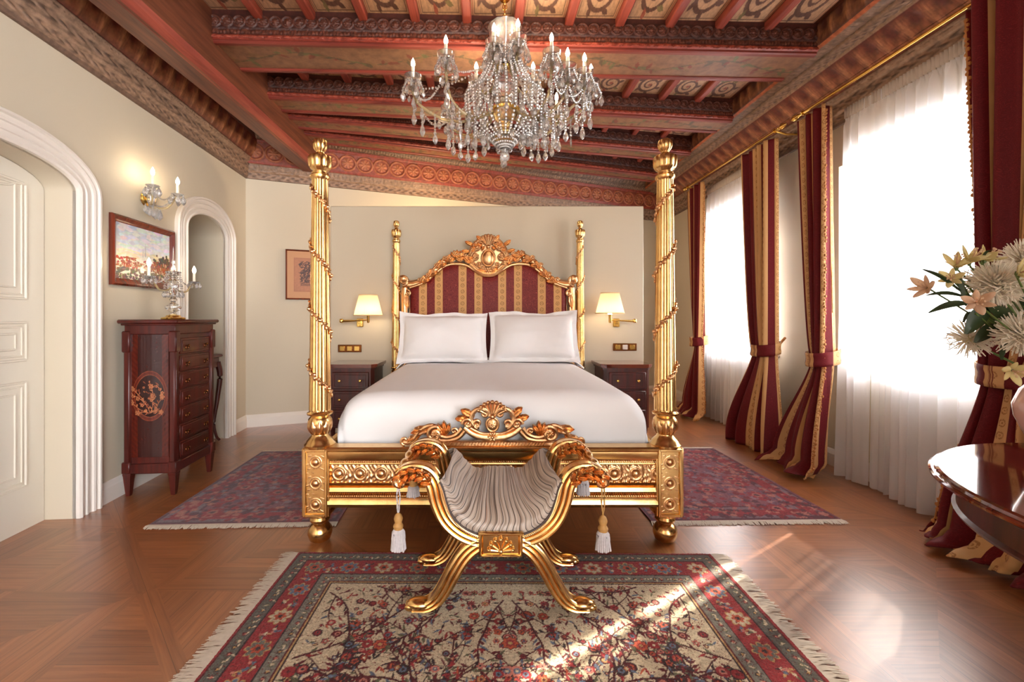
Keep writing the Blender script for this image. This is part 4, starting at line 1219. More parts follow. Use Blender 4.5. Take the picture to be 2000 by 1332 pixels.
# ------------------------------------------------------------------ bedside
def nightstand(name, x, label, loc_rz=0.0):
    t = thing(name, label, 'nightstand', (x, PANEL_Y - .235, 0))
    W, D, Hh = .50, .42, .79
    def outline(w_, d, ch, z): return [Vector(p) for p in ((-w_ / 2, d / 2, z), (-w_ / 2, -d / 2 + ch, z), (-w_ / 2 + ch, -d / 2, z), (w_ / 2 - ch, -d / 2, z), (w_ / 2, -d / 2 + ch, z), (w_ / 2, d / 2, z))]
    mb = MB(); mb.prism(outline(W - .05, D - .04, .03, .16), (0, 0, 0), (0, 0, .585)); mb.prism(outline(W - .03, D - .02, .035, .735), (0, 0, 0), (0, 0, .02))
    for sx in (-1, 1):
        for sy in (-1, 1): mb.lathe([(.014, 0), (.018, .02), (.026, .16), (.026, .17)], 10, (sx * .19, sy * .15, 0))
    obj('body', mb, M['mahogany'], t, angle=25)
    mb = MB(); mb.prism(outline(W, D, .045, .755), (0, 0, 0), (0, 0, .012)); mb.prism(outline(W + .012, D + .01, .05, .765), (0, 0, 0), (0, 0, .025))
    obj('top', mb, M['mahogany_top'], t, angle=25)
    for k in range(3):
        z = .26 + .185 * k
        mb = MB(); mb.box((0, -D / 2 + .012, z), (.36, .02, .165), .006); mb.box((0, -D / 2 + .004, z), (.31, .012, .12), .004)
        d = obj('drawer', mb, M['mahogany'], t)
        for s in (-1, 1):
            kb = MB(); kb.lathe([(.006, 0), (.006, .012), (.013, .018), (.014, .024), (.008, .03), (0, .031)], 12, (s * .1, -D / 2 - .002, z), axis=Matrix.Rotation(PI / 2, 4, 'X')); obj('knob', kb, M['brass'], d)
    return t
nightstand('nightstand', -1.335, 'dark mahogany nightstand with chamfered top on the left of the bed')
nightstand('nightstand', 1.385, 'dark mahogany nightstand with drawers on the right of the bed, towards the windows')

def wall_lamp(name, bx, bz, kx, sx, sz, sy, label):
    """bracket plate at bx, knuckle swung out to kx, shade centred at sx"""
    t = thing(name, label, 'wall lamp', (bx, PANEL_Y, bz), group=None)
    mb = MB(); mb.box((0, -.012, -.012), (.07, .024, .09), .006); mb.box((0, -.03, .0), (.035, .03, .05), .005); mb.ball((.0, -.028, -.042), .007, 8, 6)
    obj('backplate', mb, M['brass'], t)
    k = Vector((kx - bx, -.13, .01)); e = Vector((sx - bx, sy - PANEL_Y, .02))
    mb = MB(); mb.tube([(0, -.045, .012), k], [.007, .011], 10); mb.tube([k + Vector((0, 0, -.008)), e + Vector((0, 0, -.0))], [.011, .007], 10)
    mb.lathe([(.015, -.022), (.019, -.015), (.019, .012), (.013, .02)], 16, k); mb.lathe([(.01, -.03), (.014, -.02), (.014, .04), (.018, .05), (.018, .085)], 14, e)
    obj('swing_arm', mb, M['brass'], t)
    z0 = sz - bz - .105; c = Vector((e.x, e.y, z0)); n = 120
    mb = MB(); mb.lathe([(.142, 0), (.141, .004), (.092, .205), (.091, .21)], n, c, fl=lambda a, z, r: 1 + .012 * math.sin(a * 40)); mb.f = mb.f[:-2]
    sh = obj('lamp_shade', mb, M['shade_cloth'], t, angle=None)
    rb = MB()
    for (r, z) in ((.143, .003), (.092, .208)): rb.ring(c + Vector((0, 0, z)), r, .005, 48, 6, (1, 0, 0), (0, 1, 0))
    obj('shade_trim', rb, M['ivory_mat'], sh)
    bb = MB(); bb.lathe([(.012, .0), (.02, .02), (.024, .05), (.016, .075), (0, .085)], 14, (c.x, c.y, .06)); obj('bulb', bb, M['soft_glow'], t)
    return t
wall_lamp('wall_lamp', -1.362, 1.205, -1.525, -1.205, 1.375, 4.49, 'lit brass swing-arm lamp with a pleated shade, left of the bed')
wall_lamp('wall_lamp', 1.40, 1.205, 1.56, 1.26, 1.395, 4.49, 'lit brass swing-arm lamp with a pleated shade, right of the bed')

def switch_plate(x, z, label, card):
    t = thing('switch_plate', label, 'switch', (x, PANEL_Y, z))
    mb = MB(); mb.box((0, -.006, 0), (.255, .012, .082), .004); obj('plate', mb, M['brass_dark'], t)
    for k in (-1, 0, 1):
        mb = MB(); mb.box((k * .078, -.014, 0), (.055, .01, .05), .003)
        obj('rocker', mb, M['white_paint'] if (card and k == 0) else M['brass'], t)
switch_plate(-1.475, .915, 'brass switch plate with three rockers left of the bed, above the nightstand', False)
switch_plate(1.495, .93, 'brass switch plate with a white middle rocker right of the bed, above the nightstand', True)

# ------------------------------------------------------------------ rugs
def rug_raster(w_, h_, px):
    W, H = int(w_ * px), int(h_ * px); r = random.Random(11)
    red, redd, cream, grd, blk = L3(150, 42, 46), L3(96, 24, 30), L3(206, 188, 158), L3(112, 108, 98), L3(52, 34, 36)
    rust, pink, blue, olive, gold_ = L3(184, 82, 54), L3(196, 120, 104), L3(96, 108, 128), L3(98, 96, 70), L3(190, 150, 96)
    R = Raster(W, H, red); s = px
    def inset(a, c): R.rect(a * s, a * s, W - a * s, H - a * s, c)
    inset(.012, redd); inset(.02, grd * .75); inset(.075, blk); inset(.08, red); inset(.195, blk); inset(.2, grd * 1.25); inset(.255, redd); inset(.262, gold_); inset(.268, blk); inset(.274, cream)
    def border(off, fn, step):
        x = off + step / 2
        n = int((w_ - 2 * off) / step); 
        for i in range(n + 1):
            q = (off + (w_ - 2 * off) * i / n) * s; fn(q, off * s, i); fn(q, H - off * s, i)
        n = int((h_ - 2 * off) / step)
        for i in range(1, n):
            q = (off + (h_ - 2 * off) * i / n) * s; fn(off * s, q, i); fn(W - off * s, q, i)
    def guard(x, y, i):
        R.disc(x, y, .012 * s, (blk, redd, olive)[i % 3], 6, .5, r.random() * 6); R.leaf(x + .008 * s, y, r.uniform(0, 6.28), .02 * s, .004 * s, cream)
        R.disc(x, y, .005 * s, (gold_, pink, cream)[i % 3])
    border(.047, guard, .034); border(.228, guard, .03)
    def palm(x, y, i):
        k = i % 2
        if k == 0:
            R.disc(x, y, .05 * s, gold_, 8, .35); R.disc(x, y, .043 * s, (grd, blue * 1.2, cream * .9)[(i // 2) % 3], 8, .35); R.disc(x, y, .026 * s, rust, 6, .4); R.disc(x, y, .011 * s, blk, 6)
        else:
            for q in range(7):
                a = r.uniform(0, 6.28); d = r.uniform(.01, .04) * s; cx, cy = x + math.cos(a) * d, y + math.sin(a) * d
                R.leaf(cx, cy, r.uniform(0, 6.28), .026 * s, .005 * s, r.choice((blk, blue, olive, gold_))); R.disc(cx, cy, .009 * s, r.choice((pink, blue, cream)), 5, .5)
    border(.138, palm, .085)
    # flowering field: dark branches with leaves and blossoms, mirrored about the middle
    fx0, fx1, fy0, fy1 = .29, w_ - .29, .29, h_ - .29
    def inside(x, y, m_=.0): return fx0 + m_ < x < fx1 - m_ and fy0 + m_ < y < fy1 - m_
    def both(fn):
        for sx in (0, 1): fn(sx)
    def X_(x, sx): return (w_ - x if sx else x) * s
    def blossom(x, y, R_, seed):
        q = random.Random(seed); a, b_, c_ = q.choice((redd, rust, red, pink, blk)), q.choice((pink, rust, red, gold_, blue)), q.choice((cream, blk, redd))
        k = q.choice((5, 6, 8, 0))
        for sx in (0, 1):
            R.disc(X_(x, sx), y * s, R_ * s, blk if q.random() < .5 else a, k, .4); R.disc(X_(x, sx), y * s, R_ * .8 * s, a, k, .4); R.disc(X_(x, sx), y * s, R_ * .55 * s, b_, k, .4); R.disc(X_(x, sx), y * s, R_ * .25 * s, c_)
    def branch(x, y, ang, L, wd, depth, seed):
        q = random.Random(seed); pts = [(x, y)]; n = max(4, int(L / .02)); curve = q.uniform(-.09, .09)
        for i in range(n):
            ang += curve + q.uniform(-.12, .12); x += math.cos(ang) * L / n; y += math.sin(ang) * L / n
            if not inside(x, y, .005): break
            pts.append((x, y))
            if depth > 0 and i % 4 == 1 and q.random() < .7:
                branch(x, y, ang + q.choice((-1, 1)) * q.uniform(.5, 1.0), L * q.uniform(.3, .5), wd * .65, depth - 1, seed * 7 + i)
            if q.random() < .7:
                la = ang + q.choice((-1, 1)) * q.uniform(.5, 1.2); lc = q.choice((blk, redd, olive, blue, redd, red))
                for sx in (0, 1): R.leaf(X_(x, sx), y * s, (PI - la) if sx else la, q.uniform(.025, .045) * s, q.uniform(.004, .007) * s, lc)
        if len(pts) > 1:
            for sx in (0, 1): R.line([(X_(a, sx), b_ * s) for a, b_ in pts], wd * s, redd * .6 if depth else blk)
        if len(pts) > 2: blossom(pts[-1][0], pts[-1][1], q.uniform(.012, .026), seed + 5)
    k = 0
    for (x, y, a, L) in ((w_ / 2, fy1, -1.9, .75), (w_ / 2, fy1, -2.6, .8), (w_ / 2 - .02, fy0 + .1, 2.2, .6), (fx0, fy1, -.8, .7), (fx0, (fy0 + fy1) / 2, -.4, .6), (fx0, fy0 + .05, .6, .6), (fx0 + .35, fy1, -1.2, .7), (fx0 + .5, fy0, 1.2, .5), (fx0 + .2, fy0, .5, .5), (fx0, fy1 - .25, -.1, .6)):
        k += 1; branch(x, y, a, L, .0042, 2, k * 13)
    for i in range(1500):
        x, y = r.uniform(fx0 + .02, w_ / 2), r.uniform(fy0 + .02, fy1 - .02)
        xi, yi = int(x * s), int(y * s); patch = R.a[max(0, yi - 5):yi + 5, max(0, xi - 5):xi + 5]
        if np.abs(patch - cream).sum(-1).max() < .02 * 3 or r.random() < .03:
            if r.random() < .55: blossom(x, y, r.uniform(.008, .02), i + 900)
            else:
                for q in range(3):
                    a = r.uniform(0, 6.28); c_ = r.choice((blk, redd, red, rust, blue, olive))
                    for sx in (0, 1): R.leaf(X_(x, sx), y * s, (PI - a) if sx else a, r.uniform(.02, .04) * s, .0045 * s, c_)
    for (x, y, R_) in ((w_ / 2, (fy0 + fy1) / 2 - .08, .035), (w_ / 2, fy1 - .2, .03), (fx0 + .3, fy0 + .36, .03), (fx0 + .55, fy1 - .25, .028), (fx0 + .65, fy0 + .2, .024), (fx0 + .18, fy1 - .2, .026)):
        for sx in (0, 1):
            R.disc(X_(x, sx), y * s, R_ * s, blk, 8, .2); R.disc(X_(x, sx), y * s, R_ * .9 * s, rust * 1.1, 8, .2); R.disc(X_(x, sx), y * s, R_ * .55 * s, red, 8, .3); R.disc(X_(x, sx), y * s, R_ * .25 * s, gold_)
    return R
def fringe_strands(mb, a, b_, out, n, L, seed, z=.004):
    r = random.Random(seed); a, b_, out = Vector(a), Vector(b_), Vector(out)
    d = (b_ - a).normalized()
    for i in range(n):
        p = a.lerp(b_, (i + r.uniform(0, 1)) / n); w_ = r.uniform(.0025, .0045); L_ = L * r.uniform(.7, 1.1); k = r.uniform(-.25, .25) * L_
        h = r.uniform(.003, .007); q = p + out * L_ * .5 + d * k * .6; e = p + out * L_ + d * k
        vs = []
        for c_, hh, ww in ((p, z + .004, w_), (q, z + h, w_), (e, z, w_ * .6)):
            for sg in (-1, 1): vs.append(c_ + d * sg * ww + Vector((0, 0, hh)))
        mb.add(vs, [(0, 1, 3, 2), (2, 3, 5, 4)])
rug = thing('patterned_rug', 'cream and red flowered wool rug with white end fringes, under the gilded bench', 'rug', (.087, 1.6, 0), math.radians(-.4))
RWD, RHT = 2.165, 1.44
R = rug_raster(RWD, RHT, 290)
R.a = R.a[::-1]
pile = .003 * np.random.RandomState(2).rand(R.h, R.w)[..., None] * np.array((0, 0, 1.0))
painted_sheet('pile', R, (-RWD / 2, -RHT / 2, .008), (RWD, 0, 0), (0, RHT, 0), M['wool'], rug, bump=pile)
mb = MB(); mb.box((0, 0, .0045), (RWD, RHT, .008), .002); obj('backing', mb, M['rug_back'] if 'rug_back' in M else plain('rug_back', rgb(110, 34, 36), .95), rug)
for s in (-1, 1):
    mb = MB(); fringe_strands(mb, (s * RWD / 2, -RHT / 2, 0), (s * RWD / 2, RHT / 2, 0), (s, 0, 0), 520, .085, 5 + s); obj('fringe', mb, M['fringe'], rug, fix=False)

def bedside_rug(x0, x1, y0, y1, label, seed, rz=0.0):
    t = thing('bedside_rug', label, 'rug', ((x0 + x1) / 2, (y0 + y1) / 2, 0), rz)
    w_, h_ = x1 - x0, y1 - y0; px = 110; R = Raster(int(w_ * px), int(h_ * px), L3(128, 74, 82)); r = random.Random(seed); s = px
    c1, c2, c3, c4, c5 = L3(142, 46, 54), L3(108, 74, 94), L3(132, 108, 120), L3(88, 48, 60), L3(166, 104, 96)
    def inset(a, c): R.rect(a * s, a * s, R.w - a * s, R.h - a * s, c)
    inset(.015, c4); inset(.03, c3 * .8); inset(.07, c1); inset(.15, c3 * .8); inset(.185, c4); inset(.2, L3(126, 78, 90))
    n = int(w_ * h_ * 900)
    for i in range(n):
        x, y = r.uniform(0, R.w), r.uniform(0, R.h); e = min(x, y, R.w - x, R.h - y) / s
        if e < .03: continue
        R.disc(x, y, r.uniform(1.0, 3.2), r.choice((c1, c2, c3, c4, c5, c1 * .7) if e > .2 else (c1 * .8, c5, c4)), r.choice((0, 4, 6)), .4, r.random() * 6)
    for i in range(14):
        x, y = R.w / 2 + r.choice((-.25, 0, .25)) * R.w, R.h * (i + .5) / 14
        R.disc(x, y, 7, c1, 8, .35); R.disc(x, y, 4, c5, 6, .35); R.disc(x, y, 2, c4)
    R.a *= (.92 + .16 * np.random.RandomState(seed).rand(R.h, R.w, 1)).astype(np.float32)
    painted_sheet('pile', R, (-w_ / 2, -h_ / 2, .009), (w_, 0, 0), (0, h_, 0), M['wool'], t)
    mb = MB(); mb.box((0, 0, .0045), (w_, h_, .008), .002); obj('backing', mb, M['rug_back'], t)
    for sg in (-1, 1):
        mb = MB(); fringe_strands(mb, (-w_ / 2, sg * h_ / 2, 0), (w_ / 2, sg * h_ / 2, 0), (0, sg, 0), 420, .055, seed + sg); obj('fringe', mb, M['fringe'], t, fix=False)
bedside_rug(-2.05, -.93, 2.66, 4.1, 'purple and red patterned rug on the left of the bed, beside the tall chest', 3, math.radians(2.2))
bedside_rug(.99, 2.17, 2.70, 4.17, 'purple and red patterned rug on the right of the bed, towards the windows', 8, math.radians(1.2))

# ------------------------------------------------------------------ left wall: chest, candelabra, pictures, sconce, console
ANG = math.atan2(DU.x, -DU.y)            # the left wall's turn
def on_left_wall(u, z, o=0.0): return WL(u, z, o)
def wall_root(name, label, cat, u, z, o=0.0, group=None):
    """local frame: x out of the wall, -y towards the camera along the wall"""
    return thing(name, label, cat, WL(u, z, o), math.atan2(NL.y, NL.x), group)

chest = wall_root('chest_of_drawers', 'tall narrow mahogany chest of drawers with oval floral inlay, against the left wall', 'chest of drawers', 1.70, 0, .222)
CW, CD, CH = .50, .34, 1.235          # width along the wall, depth, height
mb = MB()
mb.box((0, 0, .66), (CD - .03, CW - .03, .98), .006)
mb.box((0, 0, 1.165), (CD, CW, .07), .006); mb.box((0, 0, .19), (CD, CW, .07), .006)
for sx in (-1, 1):
    for sy in (-1, 1):
        mb.box((sx * (CD / 2 - .02), sy * (CW / 2 - .02), .665), (.05, .05, .9), .012)
        mb.box((sx * (CD / 2 - .016), sy * (CW / 2 - .016), 1.08), (.056, .056, .15), .008)
        mb.box((sx * (CD / 2 - .016), sy * (CW / 2 - .016), .2), (.056, .056, .08), .006)
obj('carcass', mb, M['mahogany'], chest)
for sx in (-1, 1):
    for sy in (-1, 1):
        mb = MB(); c_ = (sx * (CD / 2 - .02), sy * (CW / 2 - .02), 0)
        mb.lathe([(.017, 0), (.02, .01), (.034, .14), (.037, .15), (.037, .17)], 4, c_, axis=Matrix.Rotation(PI / 4, 4, 'Z')); obj('leg', mb, M['mahogany'], chest, smooth=False)
mb = MB(); mb.box((0, 0, CH - .014), (CD + .06, CW + .06, .028), .008); mb.box((0, 0, CH - .034), (CD + .03, CW + .03, .014), .005); obj('top', mb, M['mahogany'], chest)
for k in range(7):
    z = .30 + .124 * k
    mb = MB(); mb.box((CD / 2 - .012, 0, z), (.02, CW - .12, .114), .004); mb.box((CD / 2 - .002, 0, z), (.01, CW - .16, .082), .003)
    d = obj('drawer', mb, M['mahogany'], chest)
    for s in (-1, 1):
        kb = MB(); kb.lathe([(.005, 0), (.005, .01), (.011, .015), (.011, .02), (0, .026)], 10, (CD / 2 + .002, s * .12, z), axis=Matrix.Rotation(PI / 2, 4, 'Y')); kb.ring((CD / 2 + .005, s * .12, z - .012), .014, .0025, 14, 6, (0, 1, 0), (0, 0, 1))
        obj('handle', kb, M['brass_dark'], d)
# inlaid end panel facing the viewer
pw, ph = .25, .86; R = Raster(125, 430, L3(84, 26, 16)); s = 500; cx, cy = 62.5, 215
yy, xx = np.mgrid[0:430, 0:125]
stripe = ((xx + 0.0) * .0 + np.abs(xx - 62.5) * .5 + yy * .5) % 9 < 4.5
R.a[stripe] = L3(74, 22, 14); mid_ = np.abs(xx - 62.5) < 40; R.a[mid_ & ~stripe] = L3(58, 17, 13); R.a[mid_ & stripe] = L3(48, 14, 11)
ell = lambda k: np.hypot((xx - cx) / (58 * k), (yy - cy) / (88 * k))
R.a[ell(1) < 1] = L3(124, 56, 34); R.a[ell(.97) < 1] = L3(92, 32, 20); R.a[ell(.86) < 1] = L3(130, 62, 38); R.a[ell(.83) < 1] = L3(46, 14, 12)
r = random.Random(4); tan_ = L3(168, 104, 66); tand = L3(128, 68, 44)
for (x0, a0, L) in ((62, -1.57, 105), (62, -1.95, 95), (62, -1.15, 95), (60, -2.45, 70), (64, -.7, 70), (62, -2.9, 40), (62, -.25, 40)):
    x, y, a = x0, 275.0, a0; pts = [(x, y)]
    for i in range(12):
        a += r.uniform(-.25, .25); x += math.cos(a) * L / 12; y += math.sin(a) * L / 12; pts.append((x, y))
        if i % 2: R.leaf(x, y, a + r.choice((-1, 1)) * .9, 11, 2.2, r.choice((tan_, tand)))
    R.line(pts, .9, tan_); R.disc(x, y, 9, tan_, 5, .4); R.disc(x, y, 5, tand, 5, .4); R.disc(x, y, 2, L3(190, 130, 90))
for i in range(60):
    a, q = r.uniform(0, 6.28), r.uniform(.1, .72); x, y = cx + 58 * q * math.cos(a), cy + 88 * q * math.sin(a)
    if i % 4: R.leaf(x, y, r.uniform(0, 6.28), r.uniform(6, 12), r.uniform(1.2, 2.4), r.choice((tan_, tand, tand)))
    else: R.disc(x, y, r.uniform(4, 7), tan_, 5, .4); R.disc(x, y, 2.5, L3(110, 50, 34), 5, .3)
R.a = R.a[::-1]
painted_sheet('inlaid_panel', R, (-pw / 2 - .005, -CW / 2 + .008, .27), (pw, 0, 0), (0, 0, ph), M['inlaid_wood'], chest)

def candle_with_bulb(parent, p, h=.09, r=.011, lit='bulb_glow'):
    mb = MB(); mb.lathe([(r, 0), (r * .95, h), (r * .6, h + .004)], 14, p); cn = obj('candle', mb, M['candle_wax'], parent)
    fb = MB(); fb.lathe([(.006, 0), (.0125, .012), (.0135, .024), (.009, .04), (.0035, .052), (0, .06)], 12, Vector(p) + Vector((0, 0, h + .003))); obj('bulb', fb, M[lit], cn)
    return cn
def drop_mesh(name, r, L, n=8):
    mb = MB(); mb.lathe([(0, -L), (r * .55, -L * .86), (r, -L * .62), (r * .8, -L * .38), (r * .25, -L * .12), (.0015, -.0), (0, .004)], n)
    me = bpy.data.meshes.new(name); me.from_pydata(mb.v, [], mb.f); finish_mesh(me, smooth=False); me.materials.append(M['crystal']); return me
DROP_L, DROP_S, DROP_P = drop_mesh('crystal_drop', .02, .08), drop_mesh('crystal_drop', .0125, .05), drop_mesh('crystal_drop', .009, .085, 6)
def hang(parent, me, p, name='crystal_drop', rz=None):
    o = bpy.data.objects.new(name, me); COL.objects.link(o); o.parent = parent; o.location = p; o.rotation_euler = (RNG.uniform(-.12, .12), RNG.uniform(-.12, .12), RNG.uniform(0, 6.3) if rz is None else rz)
    return o
def bead(mb, p, r, n=6):
    mb.ball(p, (r, r, r), n, 4)
def strand(mb, a, b_, sag, n, r):
    a, b_ = Vector(a), Vector(b_)
    for i in range(n + 1):
        t = i / n; p = a.lerp(b_, t) - Vector((0, 0, sag * 4 * t * (1 - t))); bead(mb, p, r * (1.0 if i % 3 else 1.35))
def dish(mb, p, R, h, n=24):
    mb.lathe([(.008, -h), (R * .45, -h * .8), (R * .85, -h * .25), (R, 0), (R * .96, .002), (R * .4, -h * .55), (.008, -h * .7)], n, p, fl=lambda a, z, r: 1 + .05 * math.cos(a * 12) * (r > .02))

cnd = thing('candelabra', 'crystal candelabra with brass foot and lit candles on top of the mahogany chest', 'candelabra', WL(1.65, CH, .20))
mb = MB(); mb.lathe([(.078, 0), (.08, .006), (.076, .014), (.05, .022), (.046, .03), (.03, .034), (.02, .04)], 36); obj('foot', mb, M['brass'], cnd)
mb = MB(); mb.lathe([(.016, .036), (.02, .045), (.016, .055), (.03, .065), (.052, .085), (.05, .1), (.03, .118), (.014, .128), (.018, .14), (.026, .15), (.018, .165), (.012, .18), (.02, .2), (.034, .23), (.04, .26), (.03, .29), (.014, .31), (.02, .33), (.034, .345), (.05, .365), (.03, .36), (.012, .37), (.015, .39), (.008, .42), (.013, .435), (.006, .46), (.003, .54), (0, .56)], 20, fl=lambda a, z, r: 1 + .05 * abs(math.cos(a * 5)))
obj('stem', mb, M['crystal_clear'], cnd)
mb = MB(); mb.lathe([(.012, .12), (.017, .124), (.012, .13)], 16); mb.lathe([(.02, .19), (.024, .195), (.02, .2)], 16); mb.lathe([(.03, .30), (.034, .304), (.014, .31)], 16); obj('collar', mb, M['brass'], cnd)
AC = [(math.radians(a), .255, .295) for a in (272, 92)]
for a, rr, zc in AC:
    d = Vector((math.cos(a), math.sin(a), 0))
    mb = MB(); mb.tube(smooth([Vector((0, 0, .24)) + d * .03, Vector((0, 0, .215)) + d * .09, Vector((0, 0, .225)) + d * .16, Vector((0, 0, .27)) + d * .205, Vector((0, 0, zc)) + d * rr], 6), .0065, 8)
    arm = obj('arm', mb, M['crystal_gilt'], cnd)
    mb = MB(); dish(mb, d * rr + Vector((0, 0, zc + .012)), .042, .02); obj('drip_pan', mb, M['crystal'], arm)
    candle_with_bulb(arm, d * rr + Vector((0, 0, zc + .012)), .07, .0105, 'sconce_glow')
    for k in range(6):
        b_ = a + 2 * PI * k / 6; hang(cnd, DROP_S, d * rr + Vector((.038 * math.cos(b_), .038 * math.sin(b_), zc + .006)))
mb = MB()
for i, (a, rr, zc) in enumerate(AC):
    d = Vector((math.cos(a), math.sin(a), 0))
    strand(mb, Vector((0, 0, .36)) + d * .045, d * rr + Vector((0, 0, zc)), .05, 14, .0055)
for k in range(12):
    a = 2 * PI * k / 12; strand(mb, (.045 * math.cos(a), .045 * math.sin(a), .36), (.06 * math.cos(a), .06 * math.sin(a), .22), -.0, 8, .006)
obj('bead_strand', mb, M['crystal'], cnd)
for k in range(12):
    a = 2 * PI * k / 12; hang(cnd, DROP_S, (.062 * math.cos(a), .062 * math.sin(a), .215))

# crystal wall sconce
sc = wall_root('crystal_sconce', 'crystal wall sconce with two lit candle bulbs, above the landscape painting', 'wall light', 1.66, 2.15)
mb = MB(); mb.lathe([(.05, 0), (.056, .006), (.05, .014), (.02, .02), (.014, .05)], 24, axis=Matrix.Rotation(PI / 2, 4, 'Y')); obj('backplate', mb, M['brass'], sc)
for s, ox in ((-1, .13), (1, .17)):
    e = Vector((ox, s * -.12 if False else s * .115, .06))
    mb = MB(); mb.tube(smooth([Vector((.04, 0, 0)), Vector((.07, s * .04, -.05)), Vector((.11, s * .09, -.04)), e], 7), .0065, 8); arm = obj('arm', mb, M['crystal_gilt'], sc)
    mb = MB(); dish(mb, e + Vector((0, 0, .012)), .045, .02); obj('drip_pan', mb, M['crystal'], arm)
    candle_with_bulb(arm, e + Vector((0, 0, .012)), .075, .011, 'sconce_glow')
    for k in range(7):
        b_ = 2 * PI * k / 7; hang(sc, DROP_S if k % 2 else DROP_L, e + Vector((.042 * math.cos(b_), .042 * math.sin(b_), .004)))
mb = MB()
for s in (-1, 1): strand(mb, (.05, 0, .09), (.13, s * .1, .06), .06, 14, .006); strand(mb, (.05, 0, -.02), (.13, s * .11, .04), .05, 14, .006)
strand(mb, (.05, 0, .09), (.06, 0, -.1), 0, 14, .008); obj('bead_strand', mb, M['crystal'], sc)
mb = MB(); mb.lathe([(.012, -.06), (.03, -.02), (.035, .02), (.016, .05), (.02, .08), (.006, .12), (0, .14)], 16, (.05, 0, 0)); obj('stem', mb, M['crystal'], sc)
for k in range(9):
    b_ = PI * k / 8 - PI / 2; hang(sc, DROP_L, (.05 + .05 * math.cos(b_), .07 * math.sin(b_), -.05 - .03 * math.cos(b_)))

def picture(name, label, Pf, a0, a1, z0, z1, fw, R, mat_w, sheet_mat, margin=0.0, margin_mat=None, inner=None):
    """framed picture: Pf(s, z, o) on a wall"""
    cx = Pf((a0 + a1) / 2, (z0 + z1) / 2, 0)
    t = thing(name, label, 'picture', cx)
    Q = lambda s, z, o: Pf(s, z, o) - cx
    prof = [(0, .0), (0, .022), (fw * .25, .032), (fw * .55, .026), (fw * .8, .016), (fw, .012), (fw, 0)]
    mb = MB(); n = len(prof); vs = []
    for sgx, sgz in ((0, 0), (1, 0), (1, 1), (0, 1)):
        for w_, o in prof:
            vs.append(Q((a0 + w_) if sgx == 0 else (a1 - w_), (z0 + w_) if sgz == 0 else (z1 - w_), o))
    for c_ in range(4):
        for k in range(n - 1):
            c2 = (c_ + 1) % 4; mb.f.append((c_ * n + k, c2 * n + k, c2 * n + k + 1, c_ * n + k + 1))
    mb.v = [tuple(p) for p in vs]
    obj('picture_frame', mb, M[mat_w], t, angle=20)
    i0, i1, j0, j1 = a0 + fw - .004, a1 - fw + .004, z0 + fw - .004, z1 - fw + .004
    if margin:
        mb = MB(); mb.add([Q(i0, j0, .008), Q(i1, j0, .008), Q(i1, j1, .008), Q(i0, j1, .008)], [(0, 1, 2, 3)]); obj('mount', mb, M[margin_mat], t)
        i0 += margin[0]; i1 -= margin[0]; j0 += margin[1]; j1 -= margin[1]
    o_, ex, ey = Q(i0, j0, .0095), Q(i1, j0, .0095) - Q(i0, j0, .0095), Q(i0, j1, .0095) - Q(i0, j0, .0095)
    painted_sheet(inner or 'canvas', R, o_, ex, ey, M[sheet_mat], t)
    return t
# landscape in oils: pale sky, distant spire, ochre and brown town
W_, H_ = 190, 140; R = Raster(W_, H_, L3(190, 200, 214)); r = random.Random(6)
yy, xx = np.mgrid[0:H_, 0:W_].astype(np.float32)
sky = (yy / H_)[..., None]; R.a = (L3(222, 216, 200) * (sky * 1.6).clip(0, 1) + L3(164, 182, 206) * (1 - (sky * 1.6).clip(0, 1))).astype(np.float32)
for i in range(150): R.leaf(r.uniform(0, W_), r.uniform(0, 70), r.uniform(-.2, .2), r.uniform(14, 40), r.uniform(2, 6), L3(*[v + r.uniform(-14, 14) for v in (204, 208, 214)]))
for i in range(80): R.leaf(r.uniform(0, W_), 70 + r.uniform(-6, 10), r.uniform(-.1, .1), r.uniform(12, 30), 2.5, L3(*[v + r.uniform(-12, 12) for v in (214, 202, 172)]))
R.line([(96, 72), (96, 40)], [2.5, .5], L3(176, 176, 178)); R.line([(88, 74), (88, 56)], [2, .5], L3(176, 176, 178))
for i in range(420):
    y = r.uniform(84, 140); x = r.uniform(0, W_); k = (y - 84) / 56
    R.leaf(x, y, r.uniform(-.3, .3), r.uniform(5, 16), r.uniform(1.5, 4), L3(*[max(0, v + r.uniform(-25, 25)) for v in ((150, 70, 44) if k < .45 else (96, 78, 66))]))
for i in range(120): R.disc(r.gauss(165, 16), r.gauss(84, 9), r.uniform(2, 5), L3(*[max(0, v + r.uniform(-20, 20)) for v in (70, 64, 58)]))
for i in range(110): R.disc(r.gauss(155, 20), r.gauss(100, 7), r.uniform(2, 4), L3(*[max(0, v + r.uniform(-20, 20)) for v in (134, 64, 40)]))
for i in range(60): R.line([(x0 := r.uniform(0, W_), y0 := r.uniform(90, 138)), (x0 + r.uniform(-1, 1), y0 - r.uniform(3, 8))], 1.0, L3(208, 190, 160))
R.a = R.a[::-1]
R.a = R.a[:, ::-1]
pic = picture('landscape_painting', 'landscape painting with pale sky over reddish roofs, dark wood frame, on the left wall', lambda s, z, o: WL(s, z, o), 1.33, 2.015, 1.475, 1.967, .05, R, 'frame_wood', 'oil_paint')
